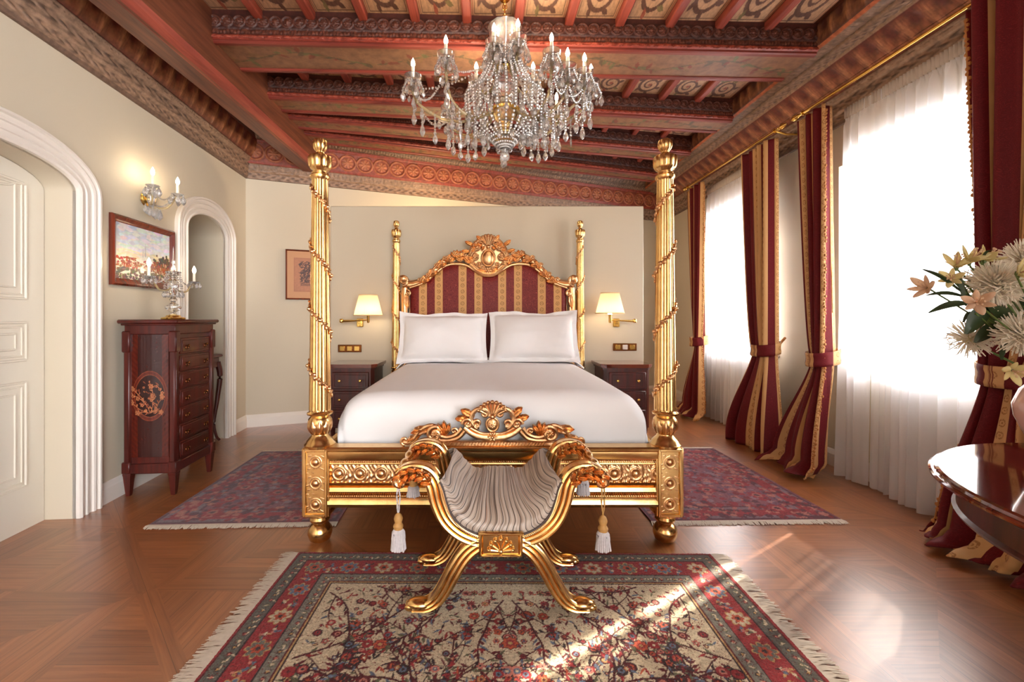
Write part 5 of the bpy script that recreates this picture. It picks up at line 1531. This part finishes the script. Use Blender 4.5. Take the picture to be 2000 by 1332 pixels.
# engraving on the end wall
W_, H_ = 90, 120; R = Raster(W_, H_, L3(176, 116, 82)); r = random.Random(9); ink = L3(66, 36, 30)
R.line([(2, 2), (W_ - 3, 2), (W_ - 3, H_ - 3), (2, H_ - 3), (2, 2)], .8, L3(160, 100, 70))
for i in range(170):
    x, y = r.uniform(22, 68), r.uniform(18, 88); R.line([(x, y), (x + r.uniform(-7, 7), y + r.uniform(-7, 7)), (x + r.uniform(-8, 8), y + r.uniform(-8, 8))], r.uniform(.4, 1.3), ink)
for y in (92, 97): R.line([(22 + 2 * i, y + r.uniform(-1, 1)) for i in range(24)], 1.0, ink)
R.line([(45, 20), (30, 45), (60, 45), (45, 20)], 1.2, ink)
R.a = R.a[::-1]
s0 = (-2.354 - C0.x) / BD.x; s1 = (-1.905 - C0.x) / BD.x
picture('framed_engraving', 'brown engraving in a thin dark frame, on the end wall beside the left bedpost', lambda s, z, o: WB(s, z, o), s0, s1, 1.46, 2.05, .018, R, 'frame_wood', 'print_paper', (.075, .08), 'tan_mount', 'engraving')

# console table in the archway, mostly hidden by the chest
con = wall_root('console_table', 'small dark console table with curved legs in the archway, behind the tall chest', 'table', .73, 0, -.16)
mb = MB(); mb.box((0, 0, .865), (.34, .42, .025), .008); mb.box((0, 0, .80), (.29, .37, .1), .006); obj('table_top', mb, M['mahogany'], con)
for sx in (-1, 1):
    for sy in (-1, 1):
        mb = MB(); b0 = Vector((sx * .125, sy * .165, 0)); d = Vector((sx, sy, 0)).normalized()
        mb.tube(smooth([b0 + d * .01 + Vector((0, 0, .80)), b0 + d * .035 + Vector((0, 0, .66)), b0 + d * .01 + Vector((0, 0, .42)), b0 - d * .02 + Vector((0, 0, .2)), b0 + d * .0 + Vector((0, 0, .06)), b0 + d * .03 + Vector((0, 0, .01))], 6), [.03 - .017 * min(1, i / 20) for i in range(31)], 10)
        obj('leg', mb, M['mahogany'], con)
# ------------------------------------------------------------------ curtains
def drape_curtain(name, label, y0, y1, top, tie_z, tie_y, tie_w, foot_y0, foot_y1, x_top=2.66, x_foot=2.58, folds=5, seed=1, cloth=1.05, off=0.0, puddle=0.0, floor_amp=.07):
    """cloth gathered on a rod, caught by a tieback, flaring to the floor. y runs along the wall."""
    t = thing(name, label, 'curtain', (x_top, (y0 + y1) / 2, 0))
    r = random.Random(seed); nu, nv = 190, 110
    U_, V_ = np.meshgrid(np.linspace(0, 1, nu), np.linspace(0, 1, nv))          # V: 0 floor, 1 top
    Z = top * V_
    tz = tie_z
    up = np.clip((Z - tz) / (top - tz), 0, 1); dn = np.clip((tz - Z) / tz, 0, 1)
    ease = lambda q: q * q * (3 - 2 * q)
    wu = up ** .55; wd = ease(np.clip(dn * 1.05, 0, 1)) ** .8
    lo = np.where(Z >= tz, tie_y - tie_w / 2 + (y0 - tie_y + tie_w / 2) * wu, tie_y - tie_w / 2 + (foot_y0 - tie_y + tie_w / 2) * wd)
    hi = np.where(Z >= tz, tie_y + tie_w / 2 + (y1 - tie_y - tie_w / 2) * wu, tie_y + tie_w / 2 + (foot_y1 - tie_y - tie_w / 2) * wd)
    ph = r.uniform(0, 6.28); amp = np.where(Z >= tz, .055 + .02 * (1 - wu), .055 + (floor_amp - .055) * wd)
    Ud = U_ + .018 * np.sin(U_ * 2 * PI * 2 + ph)
    wave = np.sin(Ud * 2 * PI * folds + ph) + .35 * np.sin(Ud * 2 * PI * folds * 2.3 + ph * 2 + dn * 1.5)
    Yv = lo + (hi - lo) * U_ + .25 * amp * np.cos(Ud * 2 * PI * folds + ph)
    Xv = np.where(Z >= tz, x_top + .03 * (1 - wu), x_top + .03 + (x_foot - x_top - .03) * wd) + amp * wave * .8
    if puddle: 
        pz = np.clip(1 - Z / .16, 0, 1); Xv = Xv - puddle * pz ** 1.5 * (1 + .4 * np.sin(U_ * 9 + ph)); Z = np.where(Z < .16, .008 + (.16 - .16 * pz) * .75 + .035 * np.abs(np.sin(U_ * 15 + pz * 5 + ph)) * pz, Z)
    Xv = np.minimum(Xv, RW - .1)
    P = np.stack([Xv - x_top, Yv - (y0 + y1) / 2, Z + .004], -1)
    uv = np.stack([U_ * cloth + off, Z * 1.0], -1)
    o = np_mesh('cloth', P, nu, nv, M['curtain_damask'], t, uv=uv)
    sm = o.modifiers.new('thick', 'SOLIDIFY'); sm.thickness = .006
    # trimming fringe down the leading edge
    k = 0 if seed in (5, 6) else -1
    mb = MB()
    for i in range(4, nv - 2):
        p = Vector(P[i, k]); mb.ball(p + Vector((RNG.uniform(-.004, .004), RNG.uniform(-.006, .006), 0)), (.009, .011, .012), 6, 5)
    mb.tube([P[i, k] for i in range(4, nv - 2)], .005, 6); obj('edge_fringe', mb, M['curtain_trim'], t)
    # tieback band round the waist
    cy = tie_y - (y0 + y1) / 2; cx = float(np.mean(Xv[int(nv * tz / top), :])) - x_top
    mb = MB(); n = 40; hh = .055
    def f(u, v):
        a = 2 * PI * u; return Vector((cx + (.115 + .004 * math.sin(v * 9)) * math.cos(a), cy + (tie_w / 2 + .03) * math.sin(a), tz - hh + 2 * hh * v + .02 * math.cos(a)))
    mb.surf(f, n, 6, True)
    me = bpy.data.meshes.new('tieback'); me.from_pydata(mb.v, [], mb.f); finish_mesh(me)
    l = me.uv_layers.new(name='UVMap')
    for lp in me.loops:
        c_ = me.vertices[lp.vertex_index].co; l.data[lp.index].uv = (math.atan2(c_.y - cy, c_.x - cx) * .13 + .41 + .36, c_.z)
    me.materials.append(M['curtain_damask']); ob = bpy.data.objects.new('tieback', me); COL.objects.link(ob); ob.parent = t
    ob.modifiers.new('thick', 'SOLIDIFY').thickness = .006
    mb = MB(); mb.tube([(cx + .1, cy, tz), (cx + .18, cy + .03, tz + .07), (RW - .02 - x_top, cy + .05, tz + .1)], .012, 8); obj('tie_cord', mb, M['curtain_trim'], ob)
    return t
plain('curtain_trim', rgb(176, 118, 66), .8, var=.3, vscale=90)
drape_curtain('drape_curtain', 'striped tied-back curtain between the farther window and the end wall, behind the right bedpost', 5.36, 5.80, 2.90, .96, 5.56, .17, 5.22, 5.86, folds=3, seed=5, x_foot=2.60, puddle=.10, off=.2)
drape_curtain('drape_curtain', 'striped tied-back curtain at the near side of the farther window, left of bare wall', 4.06, 4.54, 2.90, .95, 4.24, .24, 3.86, 4.62, folds=4, seed=3, x_foot=2.56, floor_amp=.09, off=.2)
drape_curtain('drape_curtain', 'striped tied-back curtain at the far side of the nearer window, right of bare wall', 3.40, 3.72, 2.90, .93, 3.52, .16, 3.30, 3.80, folds=3, seed=6, x_foot=2.54, puddle=.10, floor_amp=.09, off=.2)
drape_curtain('drape_curtain', 'large striped curtain behind the vase of flowers, its hem crumpled on the floor', 1.70, 2.45, 2.94, .97, 2.22, .26, 1.95, 2.52, folds=5, seed=11, x_top=2.64, x_foot=2.56, puddle=.12, floor_amp=.08, cloth=1.3, off=.42)

def sheer_curtain(label, y0, y1, top, seed, folds, slit=None):
    t = thing('sheer_curtain', label, 'curtain', (2.825, (y0 + y1) / 2, 0)); r = random.Random(seed)
    cuts = [y0] + list(slit or ()) + [y1]; parts = [(cuts[i], cuts[i + 1]) for i in range(0, len(cuts), 2)]
    for (a, b_) in parts:
        nu, nv = int(260 * (b_ - a) / (y1 - y0)) + 8, 70
        U_, V_ = np.meshgrid(np.linspace(0, 1, nu), np.linspace(0, 1, nv)); Z = .012 + (top - .012) * V_
        k = folds * (b_ - a) / (y1 - y0); ph = r.uniform(0, 6)
        amp = .014 + .04 * (1 - V_) ** .7
        wv = np.sin((U_ + .02 * np.sin(U_ * 9 + ph)) * 2 * PI * k + ph + .5 * (1 - V_)) + .4 * np.sin(U_ * 2 * PI * k * 1.7 + 1.3 * ph + 1.5 * (1 - V_))
        head = np.clip((V_ - .955) / .02, 0, 1)
        wv = wv * (1 - head) + head * .6 * np.sin(U_ * 2 * PI * k * 3.2)
        flare = .025 * (1 - V_) ** 2
        ed = np.minimum(np.where(a > y0, U_, 9), np.where(b_ < y1, 1 - U_, 9)) * (b_ - a); amp = amp * np.clip(ed / .07, 0, 1)
        X = amp * wv - flare; Yv = a + (b_ - a) * U_ + .02 * (1 - V_) * np.cos(U_ * 2 * PI * k + ph)
        if a > y0:                           # the panels meet low down and part a little higher up
            Yv = Yv - (a - prev + .004) * np.clip(np.maximum((1.3 - Z) / .12, (Z - 2.08) / .12), 0, 1) * np.clip(1 - U_ * (b_ - a) / .05, 0, 1)
        prev = b_
        P = np.stack([X, Yv - (y0 + y1) / 2, Z], -1)
        np_mesh('cloth', P, nu, nv, M['sheer'], t)
        mb = MB()
        def f(u, v): return Vector((-.004 + .012 * math.sin(u * 2 * PI * k * 3.2), a + (b_ - a) * u - (y0 + y1) / 2, top - .075 + .08 * v))
        mb.surf(f, 160, 3); o = obj('heading_tape', mb, M['heading_tape'], t); o.modifiers.new('thick', 'SOLIDIFY').thickness = .003
    return t
plain('heading_tape', rgb(206, 196, 186), .8)
sheer_curtain('long white sheer curtain over the nearer window, behind the round table', 2.36, 3.47, 2.885, 2, 13, slit=(3.125, 3.14, 3.215, 3.25))
sheer_curtain('long white sheer curtain over the farther window, between two striped curtains', 4.40, 5.62, 2.885, 7, 14)

def rod(label, y0, y1, x=2.655, z=2.965):
    t = thing('curtain_rod', label, 'curtain rod', (x, (y0 + y1) / 2, z)); L = y1 - y0
    mb = MB(); mb.tube([(0, -L / 2, 0), (0, L / 2, 0)], .012, 14); obj('pole', mb, M['brass'], t)
    for s in (-1, 1):
        mb = MB(); mb.lathe([(.012, 0), (.018, .006), (.012, .014), (.02, .03), (.026, .05), (.018, .075), (.008, .095), (0, .105)], 14, (0, s * L / 2, 0), axis=Matrix.Rotation(-s * PI / 2, 4, 'X')); obj('finial', mb, M['brass'], t)
        mb = MB(); mb.tube([(0, s * (L / 2 - .05), -.0), (.1, s * (L / 2 - .05), -.03), (RW - x - .03, s * (L / 2 - .05), -.03)], .009, 8); mb.ring((0, s * (L / 2 - .05), 0), .017, .005, 16, 6); mb.lathe([(.028, 0), (.026, .01), (.012, .014)], 14, (RW - x - .02, s * (L / 2 - .05), -.03), axis=Matrix.Rotation(-PI / 2, 4, 'Y')); obj('bracket', mb, M['brass'], t)
    return t
rod('brass curtain rod over the nearer window', 1.66, 3.74); rod('brass curtain rod over the farther window', 4.0, 5.84)

# ------------------------------------------------------------------ round table, vase and flowers
TX, TY, TZ, TR = 2.07, .97, .76, .775
tb = thing('round_table', 'polished round mahogany table at the right edge, before the windows', 'table', (TX, TY, 0))
mb = MB(); mb.lathe([(0, TZ - .04), (TR - .06, TZ - .04), (TR - .03, TZ - .038), (TR - .012, TZ - .03), (TR, TZ - .022), (TR, TZ - .016), (TR - .006, TZ - .012), (TR - .012, TZ - .012), (TR - .014, TZ - .004), (TR - .022, TZ), (0, TZ)], 128)
obj('table_top', mb, M['mahogany_top'], tb, angle=20)
mb = MB(); mb.lathe([(TR - .075, TZ - .14), (TR - .06, TZ - .138), (TR - .055, TZ - .128), (TR - .065, TZ - .12), (TR - .07, TZ - .06), (TR - .06, TZ - .05), (TR - .05, TZ - .038)], 128); mb.f = [f for f in mb.f if len(f) == 4]
obj('apron', mb, M['mahogany'], tb, angle=25)
mb = MB(); mb.lathe([(.12, .16), (.13, .2), (.08, .24), (.07, .3), (.1, .36), (.11, .42), (.075, .5), (.065, .58), (.09, .66), (.14, .72)], 40); obj('pedestal', mb, M['mahogany'], tb)
for k in range(4):
    a = PI / 4 + k * PI / 2; d = Vector((math.cos(a), math.sin(a), 0)); mb = MB()
    mb.tube(smooth([d * .06 + Vector((0, 0, .26)), d * .22 + Vector((0, 0, .22)), d * .36 + Vector((0, 0, .1)), d * .5 + Vector((0, 0, .035))], 8), [.05 - .025 * i / 24 for i in range(25)], 10); mb.ball(d * .5 + Vector((0, 0, .03)), (.05, .05, .03), 12, 8); obj('leg', mb, M['mahogany'], tb)

VP = Vector((1.865, 1.42, TZ))
vs_ = thing('vase', 'rosy glazed vase of flowers on the round table, at the right edge', 'vase', VP)
mb = MB(); mb.lathe([(0, 0), (.05, 0), (.055, .008), (.045, .02), (.05, .04), (.085, .1), (.108, .16), (.112, .2), (.095, .25), (.065, .285), (.058, .3), (.066, .315), (.06, .315), (.052, .3), (.06, .28), (.0, .27)], 48); obj('body', mb, M['porcelain'], vs_)
mb = MB(); mb.ring((0, 0, .316), .063, .004, 32, 8, (1, 0, 0), (0, 1, 0)); obj('rim', mb, M['brass'], vs_)
VT = VP + Vector((0, 0, .3))
def stem_tube(mb, a, b_, r=.003, bend=.03):
    a, b_ = Vector(a), Vector(b_); m_ = a.lerp(b_, .5) + Vector((0, 0, bend)); mb.tube(smooth([a, m_, b_], 8), r, 6)
def blade(mb, a, b_, wd, bend=.02, twist=.0):
    a, b_ = Vector(a), Vector(b_); d = b_ - a; side = d.cross(Vector((.15, 1, .25))).normalized()
    def f(u, v):
        q = math.sin(PI * min(1, v * .97 + .015)) ** .75; p = a + d * v + Vector((0, 0, bend * math.sin(PI * v)))
        return p + side * ((u - .5) * 2 * wd * q) + Vector((0, .006 * (1 - abs(u - .5) * 2) * -1, .004))
    mb.surf(f, 5, 12)
def petal(mb, c, d, n_, L, wd, curl):
    d, n_ = Vector(d).normalized(), Vector(n_).normalized(); s = d.cross(n_).normalized()
    def f(u, v):
        q = math.sin(PI * min(1, .12 + v * .86)) ** .7
        return Vector(c) + d * (L * v) + n_ * (curl * L * v * v) + s * ((u - .5) * 2 * wd * q) + n_ * (.12 * L * (abs(u - .5) * 2) ** 2 * q)
    mb.surf(f, 5, 7)
def alstroemeria(label, px, py, Y, face, size, mat, grp='alstroemeria blooms in the vase'):
    c = at(px, py, Y); t = thing('alstroemeria', label, 'flower', c); F_ = Vector(face).normalized(); up = F_.orthogonal().normalized(); sd = F_.cross(up)
    for k in range(6):
        a = 2 * PI * k / 6; o_ = up * math.cos(a) + sd * math.sin(a); mb = MB()
        petal(mb, (0, 0, 0), F_ * .8 + o_ * .5, o_, size * (1 if k % 2 else .9), size * (.24 if k % 2 else .17), .35); o = obj('petal', mb, M[mat], t, fix=False)
        o.modifiers.new('thick', 'SOLIDIFY').thickness = .0012
    mb = MB()
    for k in range(6):
        a = 2 * PI * k / 6 + .3; o_ = up * math.cos(a) + sd * math.sin(a); mb.tube([Vector((0, 0, 0)), F_ * size * .6 + o_ * size * .08, F_ * size * .95 + o_ * size * .22], .0011, 5); mb.ball(F_ * size * .95 + o_ * size * .22, .003, 6, 4)
    obj('stamen', mb, M['pink_petal'], t)
    mb = MB(); stem_tube(mb, -F_ * .005, VT + Vector((RNG.uniform(-.03, .03), RNG.uniform(-.03, .03), -.06)) - c, .0026, .02); mb.lathe([(.003, -.012), (.007, 0), (.005, .008)], 8, (0, 0, 0)); obj('stem', mb, M['green_stem'], t)
def spider_mum(label, px, py, Y, R_, n=170, seed=1):
    c = at(px, py, Y); t = thing('spider_mum', label, 'flower', c); r = random.Random(seed); mb = MB()
    for i in range(n):
        z = 1 - 2 * (i + .5) / n; a = i * 2.39996; q = math.sqrt(1 - z * z); d = Vector((q * math.cos(a), q * math.sin(a), z)); d = (d + Vector((0, -.35, .15))).normalized()
        L = R_ * r.uniform(.8, 1.08); s = d.orthogonal().normalized(); s.rotate(Matrix.Rotation(r.uniform(0, 6.28), 3, d)) if False else None
        mb.tube([d * L * .1, d * L * .55 + s * .04 * R_ * r.uniform(-1, 1), d * L * .85 + s * .12 * R_ * r.uniform(-1, 1), d * L + s * .2 * R_ * r.uniform(-1, 1)], [R_ * .022, R_ * .026, R_ * .03, R_ * .018], 5)
    o = obj('floret', mb, M['white_petal'], t)
    mb = MB(); mb.ball((0, 0, 0), R_ * .28, 12, 8); obj('flower_centre', mb, M['cream_petal'], t)
    mb = MB(); stem_tube(mb, (0, 0, -.01), VT + Vector((RNG.uniform(-.03, .03), RNG.uniform(-.03, .03), -.06)) - c, .0035, .01); obj('stem', mb, M['green_stem'], t)
alstroemeria('pale pink alstroemeria at the far left tip of the bouquet', 1812, 563, 1.42, (-.95, -.25, .2), .046, 'pink_petal')
alstroemeria('cream alstroemeria standing highest on the left of the bouquet', 1868, 522, 1.40, (-.35, -.5, .7), .046, 'cream_petal')
alstroemeria('cream alstroemeria just right of the highest one in the bouquet', 1893, 512, 1.38, (0, -.6, .75), .046, 'cream_petal')
alstroemeria('cream alstroemeria between the cream pair and the top right spider bloom', 1922, 510, 1.38, (.35, -.5, .7), .044, 'cream_petal')
alstroemeria('drooping cream alstroemeria below the cream pair on the left', 1858, 545, 1.37, (-.7, -.6, .1), .038, 'cream_petal')
alstroemeria('rosy cream alstroemeria in front of the big central spider bloom', 1908, 592, 1.26, (-.6, -.7, .1), .044, 'pink_petal')
alstroemeria('greenish cream alstroemeria at the right edge of the bouquet', 1988, 535, 1.27, (.0, -.9, .3), .044, 'cream_petal')
alstroemeria('cream alstroemeria lowest in the bouquet above the vase rim', 1975, 722, 1.28, (-.4, -.8, -.2), .042, 'cream_petal')
spider_mum('large white spider chrysanthemum in the middle of the bouquet', 1942, 556, 1.36, .078, 420, 1)
spider_mum('white spider chrysanthemum at the top right of the bouquet', 1995, 508, 1.42, .066, 300, 2)
spider_mum('thin white spider chrysanthemum hanging low on the left, against the sheer curtain', 1893, 662, 1.46, .066, 150, 3)
spider_mum('white spider chrysanthemum low at the right edge of the bouquet', 1995, 655, 1.32, .07, 340, 4)
spider_mum('small white spider chrysanthemum peeping out behind the big central one', 1975, 588, 1.44, .06, 240, 5)
lf = [(1812, 614, 1895, 596, .011), (1800, 528, 1880, 575, .006), (1806, 580, 1890, 584, .006), (1885, 655, 1935, 605, .03), (1902, 672, 1960, 640, .024), (1955, 570, 1972, 548, .009), (1938, 492, 1915, 512, .004), (1885, 600, 1872, 540, .008), (1895, 590, 1858, 545, .008), (1955, 705, 1972, 655, .014), (1985, 560, 2000, 600, .014), (1930, 600, 1985, 640, .02), (1945, 650, 2010, 632, .018), (1920, 520, 1950, 600, .01), (1880, 632, 1905, 612, .008)]
for i, (a, b_, c_, d_, wd) in enumerate(lf):
    tip = at(a, b_, 1.32 + .02 * (i % 5)); base_ = at(c_, d_, 1.37); t = thing('leaf_sprig', '', 'leaf', base_)
    mb = MB(); blade(mb, (0, 0, 0), tip - base_, wd, .012); obj('leaf', mb, M['green_leaf'], t, fix=False)
    mb = MB(); stem_tube(mb, (0, 0, 0), VT + Vector((0, 0, -.05)) - base_, .003, .005); obj('stem', mb, M['green_stem'], t)
    t['label'] = ['long narrow green leaf reaching left below the bouquet', 'thin green leaf highest on the far left of the bouquet', 'thin dark leaf just below the far left pink bloom', 'broad dark green leaf low on the left of the bouquet', 'broad dark green leaf under the other broad leaf, above the curtain tie', 'small upright leaf right of the central spider bloom', 'wispy green leaf tip rising above the cream blooms', 'narrow leaf leaning up under the highest cream bloom', 'narrow leaf leaning left under the highest cream bloom', 'dark leaf drooping beside the lowest spider bloom', 'leaf at the right edge below the greenish cream bloom', 'broad dark leaf spreading in the heart of the bouquet', 'dark leaf pointing right from the heart of the bouquet', 'leaf rising behind the central spider bloom', 'small leaf hanging under the rosy bloom'][i]
    t['group'] = 'leaves in the bouquet'

# ------------------------------------------------------------------ chandelier
CX, CY = .125, 3.0
ch = thing('chandelier', 'large crystal chandelier with lit candle bulbs hanging over the bed from the painted ceiling', 'chandelier', (CX, CY, 0))
mb = MB(); mb.tube([(0, 0, CEIL), (0, 0, 3.1)], .005, 8); mb.lathe([(.03, CEIL - .03), (.045, CEIL - .012), (.045, CEIL)], 20)
for k in range(5): mb.ring((0, 0, 3.4 - .035 * k), .014, .0035, 14, 6, (1, 0, 0) if k % 2 else (0, 1, 0), (0, 0, 1), 1.5)
obj('hanging_chain', mb, M['brass'], ch)
flu = lambda a, z, r: 1 + .05 * abs(math.cos(a * 6))
mb = MB(); mb.lathe([(.03, 2.98), (.05, 3.0), (.085, 3.06), (.10, 3.13), (.10, 3.19), (.112, 3.225), (.108, 3.225), (.09, 3.18), (.08, 3.1), (.03, 3.02)], 48, fl=flu); obj('crown_vase', mb, M['crystal_clear'], ch)
mb = MB(); mb.lathe([(.0, 2.36), (.02, 2.37), (.03, 2.4), (.02, 2.43), (.05, 2.45), (.09, 2.49), (.07, 2.52), (.03, 2.54), (.045, 2.58), (.08, 2.62), (.085, 2.67), (.05, 2.71), (.04, 2.74), (.075, 2.79), (.08, 2.84), (.045, 2.9), (.035, 2.96), (.06, 2.98)], 40, fl=flu); obj('stem', mb, M['crystal_clear'], ch)
mb = MB()
for z, R_ in ((2.66, .10), (2.94, .07), (2.5, .05)):
    mb = MB(); mb.lathe([(R_ * .5, z - .018), (R_, z - .012), (R_ * 1.05, z), (R_ * .5, z + .014)], 32); obj('hub', mb, M['brass'], ch)
ARMS = [(-.625, 0.0, 2.86), (-.39, -.12, 2.94), (.30, -.13, 2.95), (.41, -.10, 2.87), (.53, -.06, 2.86), (.60, .05, 2.85),
        (-.075, -.12, 3.02), (.08, -.14, 3.035), (-.42, .40, 2.84), (.0, .58, 2.84), (.42, .42, 2.84), (-.2, .25, 2.98), (.22, .25, 2.98)]
drops = 0
bs = MB()
for i, (x, y, z) in enumerate(ARMS):
    R_ = math.hypot(x, y); d = Vector((x, y, 0)).normalized(); hi_ = z > 2.97
    zb_ = 2.93 if hi_ else 2.66
    pts = [Vector((0, 0, zb_)) + d * .07, Vector((0, 0, zb_ - .07)) + d * (.07 + (R_ - .07) * .3), Vector((0, 0, zb_ - .06)) + d * (.07 + (R_ - .07) * .62), Vector((0, 0, zb_ + .04)) + d * (R_ * .93), Vector((0, 0, z - .07)) + d * (R_ * 1.0), Vector((x, y, z - .012))]
    mb = MB(); q = smooth(pts, 6); mb.tube(q, .0095, 10)
    for p in q[3:-3:4]: mb.ball(p, .0135, 8, 6)
    arm = obj('arm', mb, M['crystal_gilt'], ch)
    mb = MB(); mb.lathe([(.012, -.06), (.03, -.045), (.036, -.02), (.055, .0), (.058, .035), (.052, .035), (.045, .004), (.012, -.01)], 28, (x, y, z), fl=lambda a, zz, r: 1 + .05 * abs(math.cos(a * 7))); dish(mb, (x, y, z - .06), .075, .02, 28)
    obj('drip_pan', mb, M['crystal_clear'], arm)
    candle_with_bulb(arm, (x, y, z - .01), .105, .0125)
    n = 6 if i < 8 else 4
    for k in range(n):
        a = 2 * PI * k / n + i; p = Vector((x + .07 * math.cos(a), y + .07 * math.sin(a), z - .066)); hang(ch, DROP_L if k % 2 else DROP_S, p); drops += 1
    for k in range(8):
        a = 2 * PI * k / 8; strand(bs, (x + .05 * math.cos(a), y + .05 * math.sin(a), z - .01), (x + .072 * math.cos(a), y + .072 * math.sin(a), z - .065), 0, 4, .007)
    for p in (q[5], q[11], q[17], q[22]):
        if R_ < .2: continue
        bs.lathe([(0, -.205), (.011, -.195), (.02, -.17), (.014, -.14), (.004, -.122), (0, -.118)], 8, p); strand(bs, p, p - Vector((0, 0, .12)), 0, 7, .008)
        for s_ in (-1, 1): bs.lathe([(0, -.10), (.008, -.093), (.014, -.075), (.01, -.05), (.003, -.035), (0, -.03)], 8, p + Vector((d.y, -d.x, 0)) * .035 * s_)
    for p in (q[8], q[14]):
        strand(bs, p, p - Vector((0, 0, .12)), 0, 6, .0085)
        hang(ch, DROP_P if i % 2 else DROP_L, p - Vector((0, 0, .12))) if drops < 86 else None; drops += 1
ring_ = [(a, R_, z) for (n, R_, z) in ((16, .26, 2.60), (10, .14, 2.48)) for a in [2 * PI * k / n for k in range(n)]]
for a, R_, z in ring_:
    p = Vector((R_ * math.cos(a), R_ * math.sin(a), z))
    if drops < 100: hang(ch, DROP_L, p)
    else: bs.lathe([(0, -.06), (.009, -.053), (.016, -.04), (.012, -.022), (.004, -.006), (0, .0)], 8, p)
    drops += 1
for k in range(28):
    a = 2 * PI * k / 28; d = Vector((math.cos(a), math.sin(a), 0))
    strand(bs, d * .09 + Vector((0, 0, 3.05)), d * .27 + Vector((0, 0, 2.74)), .05, 20, .0085)
    strand(bs, d * .27 + Vector((0, 0, 2.74)), d * .26 + Vector((0, 0, 2.60)), 0, 7, .0085)
    strand(bs, d * .26 + Vector((0, 0, 2.60)), d * .10 + Vector((0, 0, 2.47)), .02, 9, .0085)
    strand(bs, d * .10 + Vector((0, 0, 2.47)), d * .02 + Vector((0, 0, 2.40)), .015, 5, .008)
for i in range(len(ARMS)):
    for j in range(i):
        a, b_ = Vector(ARMS[i]), Vector(ARMS[j])
        if .08 < (a - b_).length < .62 and a.z < 2.97 and b_.z < 2.97: strand(bs, a - Vector((0, 0, .06)), b_ - Vector((0, 0, .06)), .13, 24, .007)
    a = Vector(ARMS[i])
    strand(bs, a - Vector((0, 0, .05)), Vector((a.x, a.y, 0)).normalized() * .09 + Vector((0, 0, 3.0)), .06, 24, .007)
o = obj('bead_strands', bs, M['crystal'], ch, smooth=False, fix=False); o['kind'] = 'stuff'
mb = MB(); mb.ball((0, 0, 2.345), .034, 10, 8); mb.lathe([(0, 2.27), (.014, 2.285), (.018, 2.3), (.006, 2.33)], 8); obj('pendant_ball', mb, M['crystal'], ch, smooth=False)

# repeats share a group
GROUPS = {'nightstand': 'nightstands beside the bed', 'wall_lamp': 'swing-arm lamps beside the bed', 'switch_plate': 'switch plates beside the bed', 'bedside_rug': 'rugs beside the bed',
          'drape_curtain': 'striped curtains along the window wall', 'sheer_curtain': 'sheer curtains over the windows', 'curtain_rod': 'curtain rods over the windows', 'alstroemeria': 'alstroemeria in the bouquet',
          'spider_mum': 'spider chrysanthemums in the bouquet', 'leaf_sprig': 'leaves in the bouquet', 'pillow': 'pillows against the headboard'}
for o in list(SC.objects):
    if o.parent is None and o.name.split('.')[0] in GROUPS: o['group'] = GROUPS[o.name.split('.')[0]]
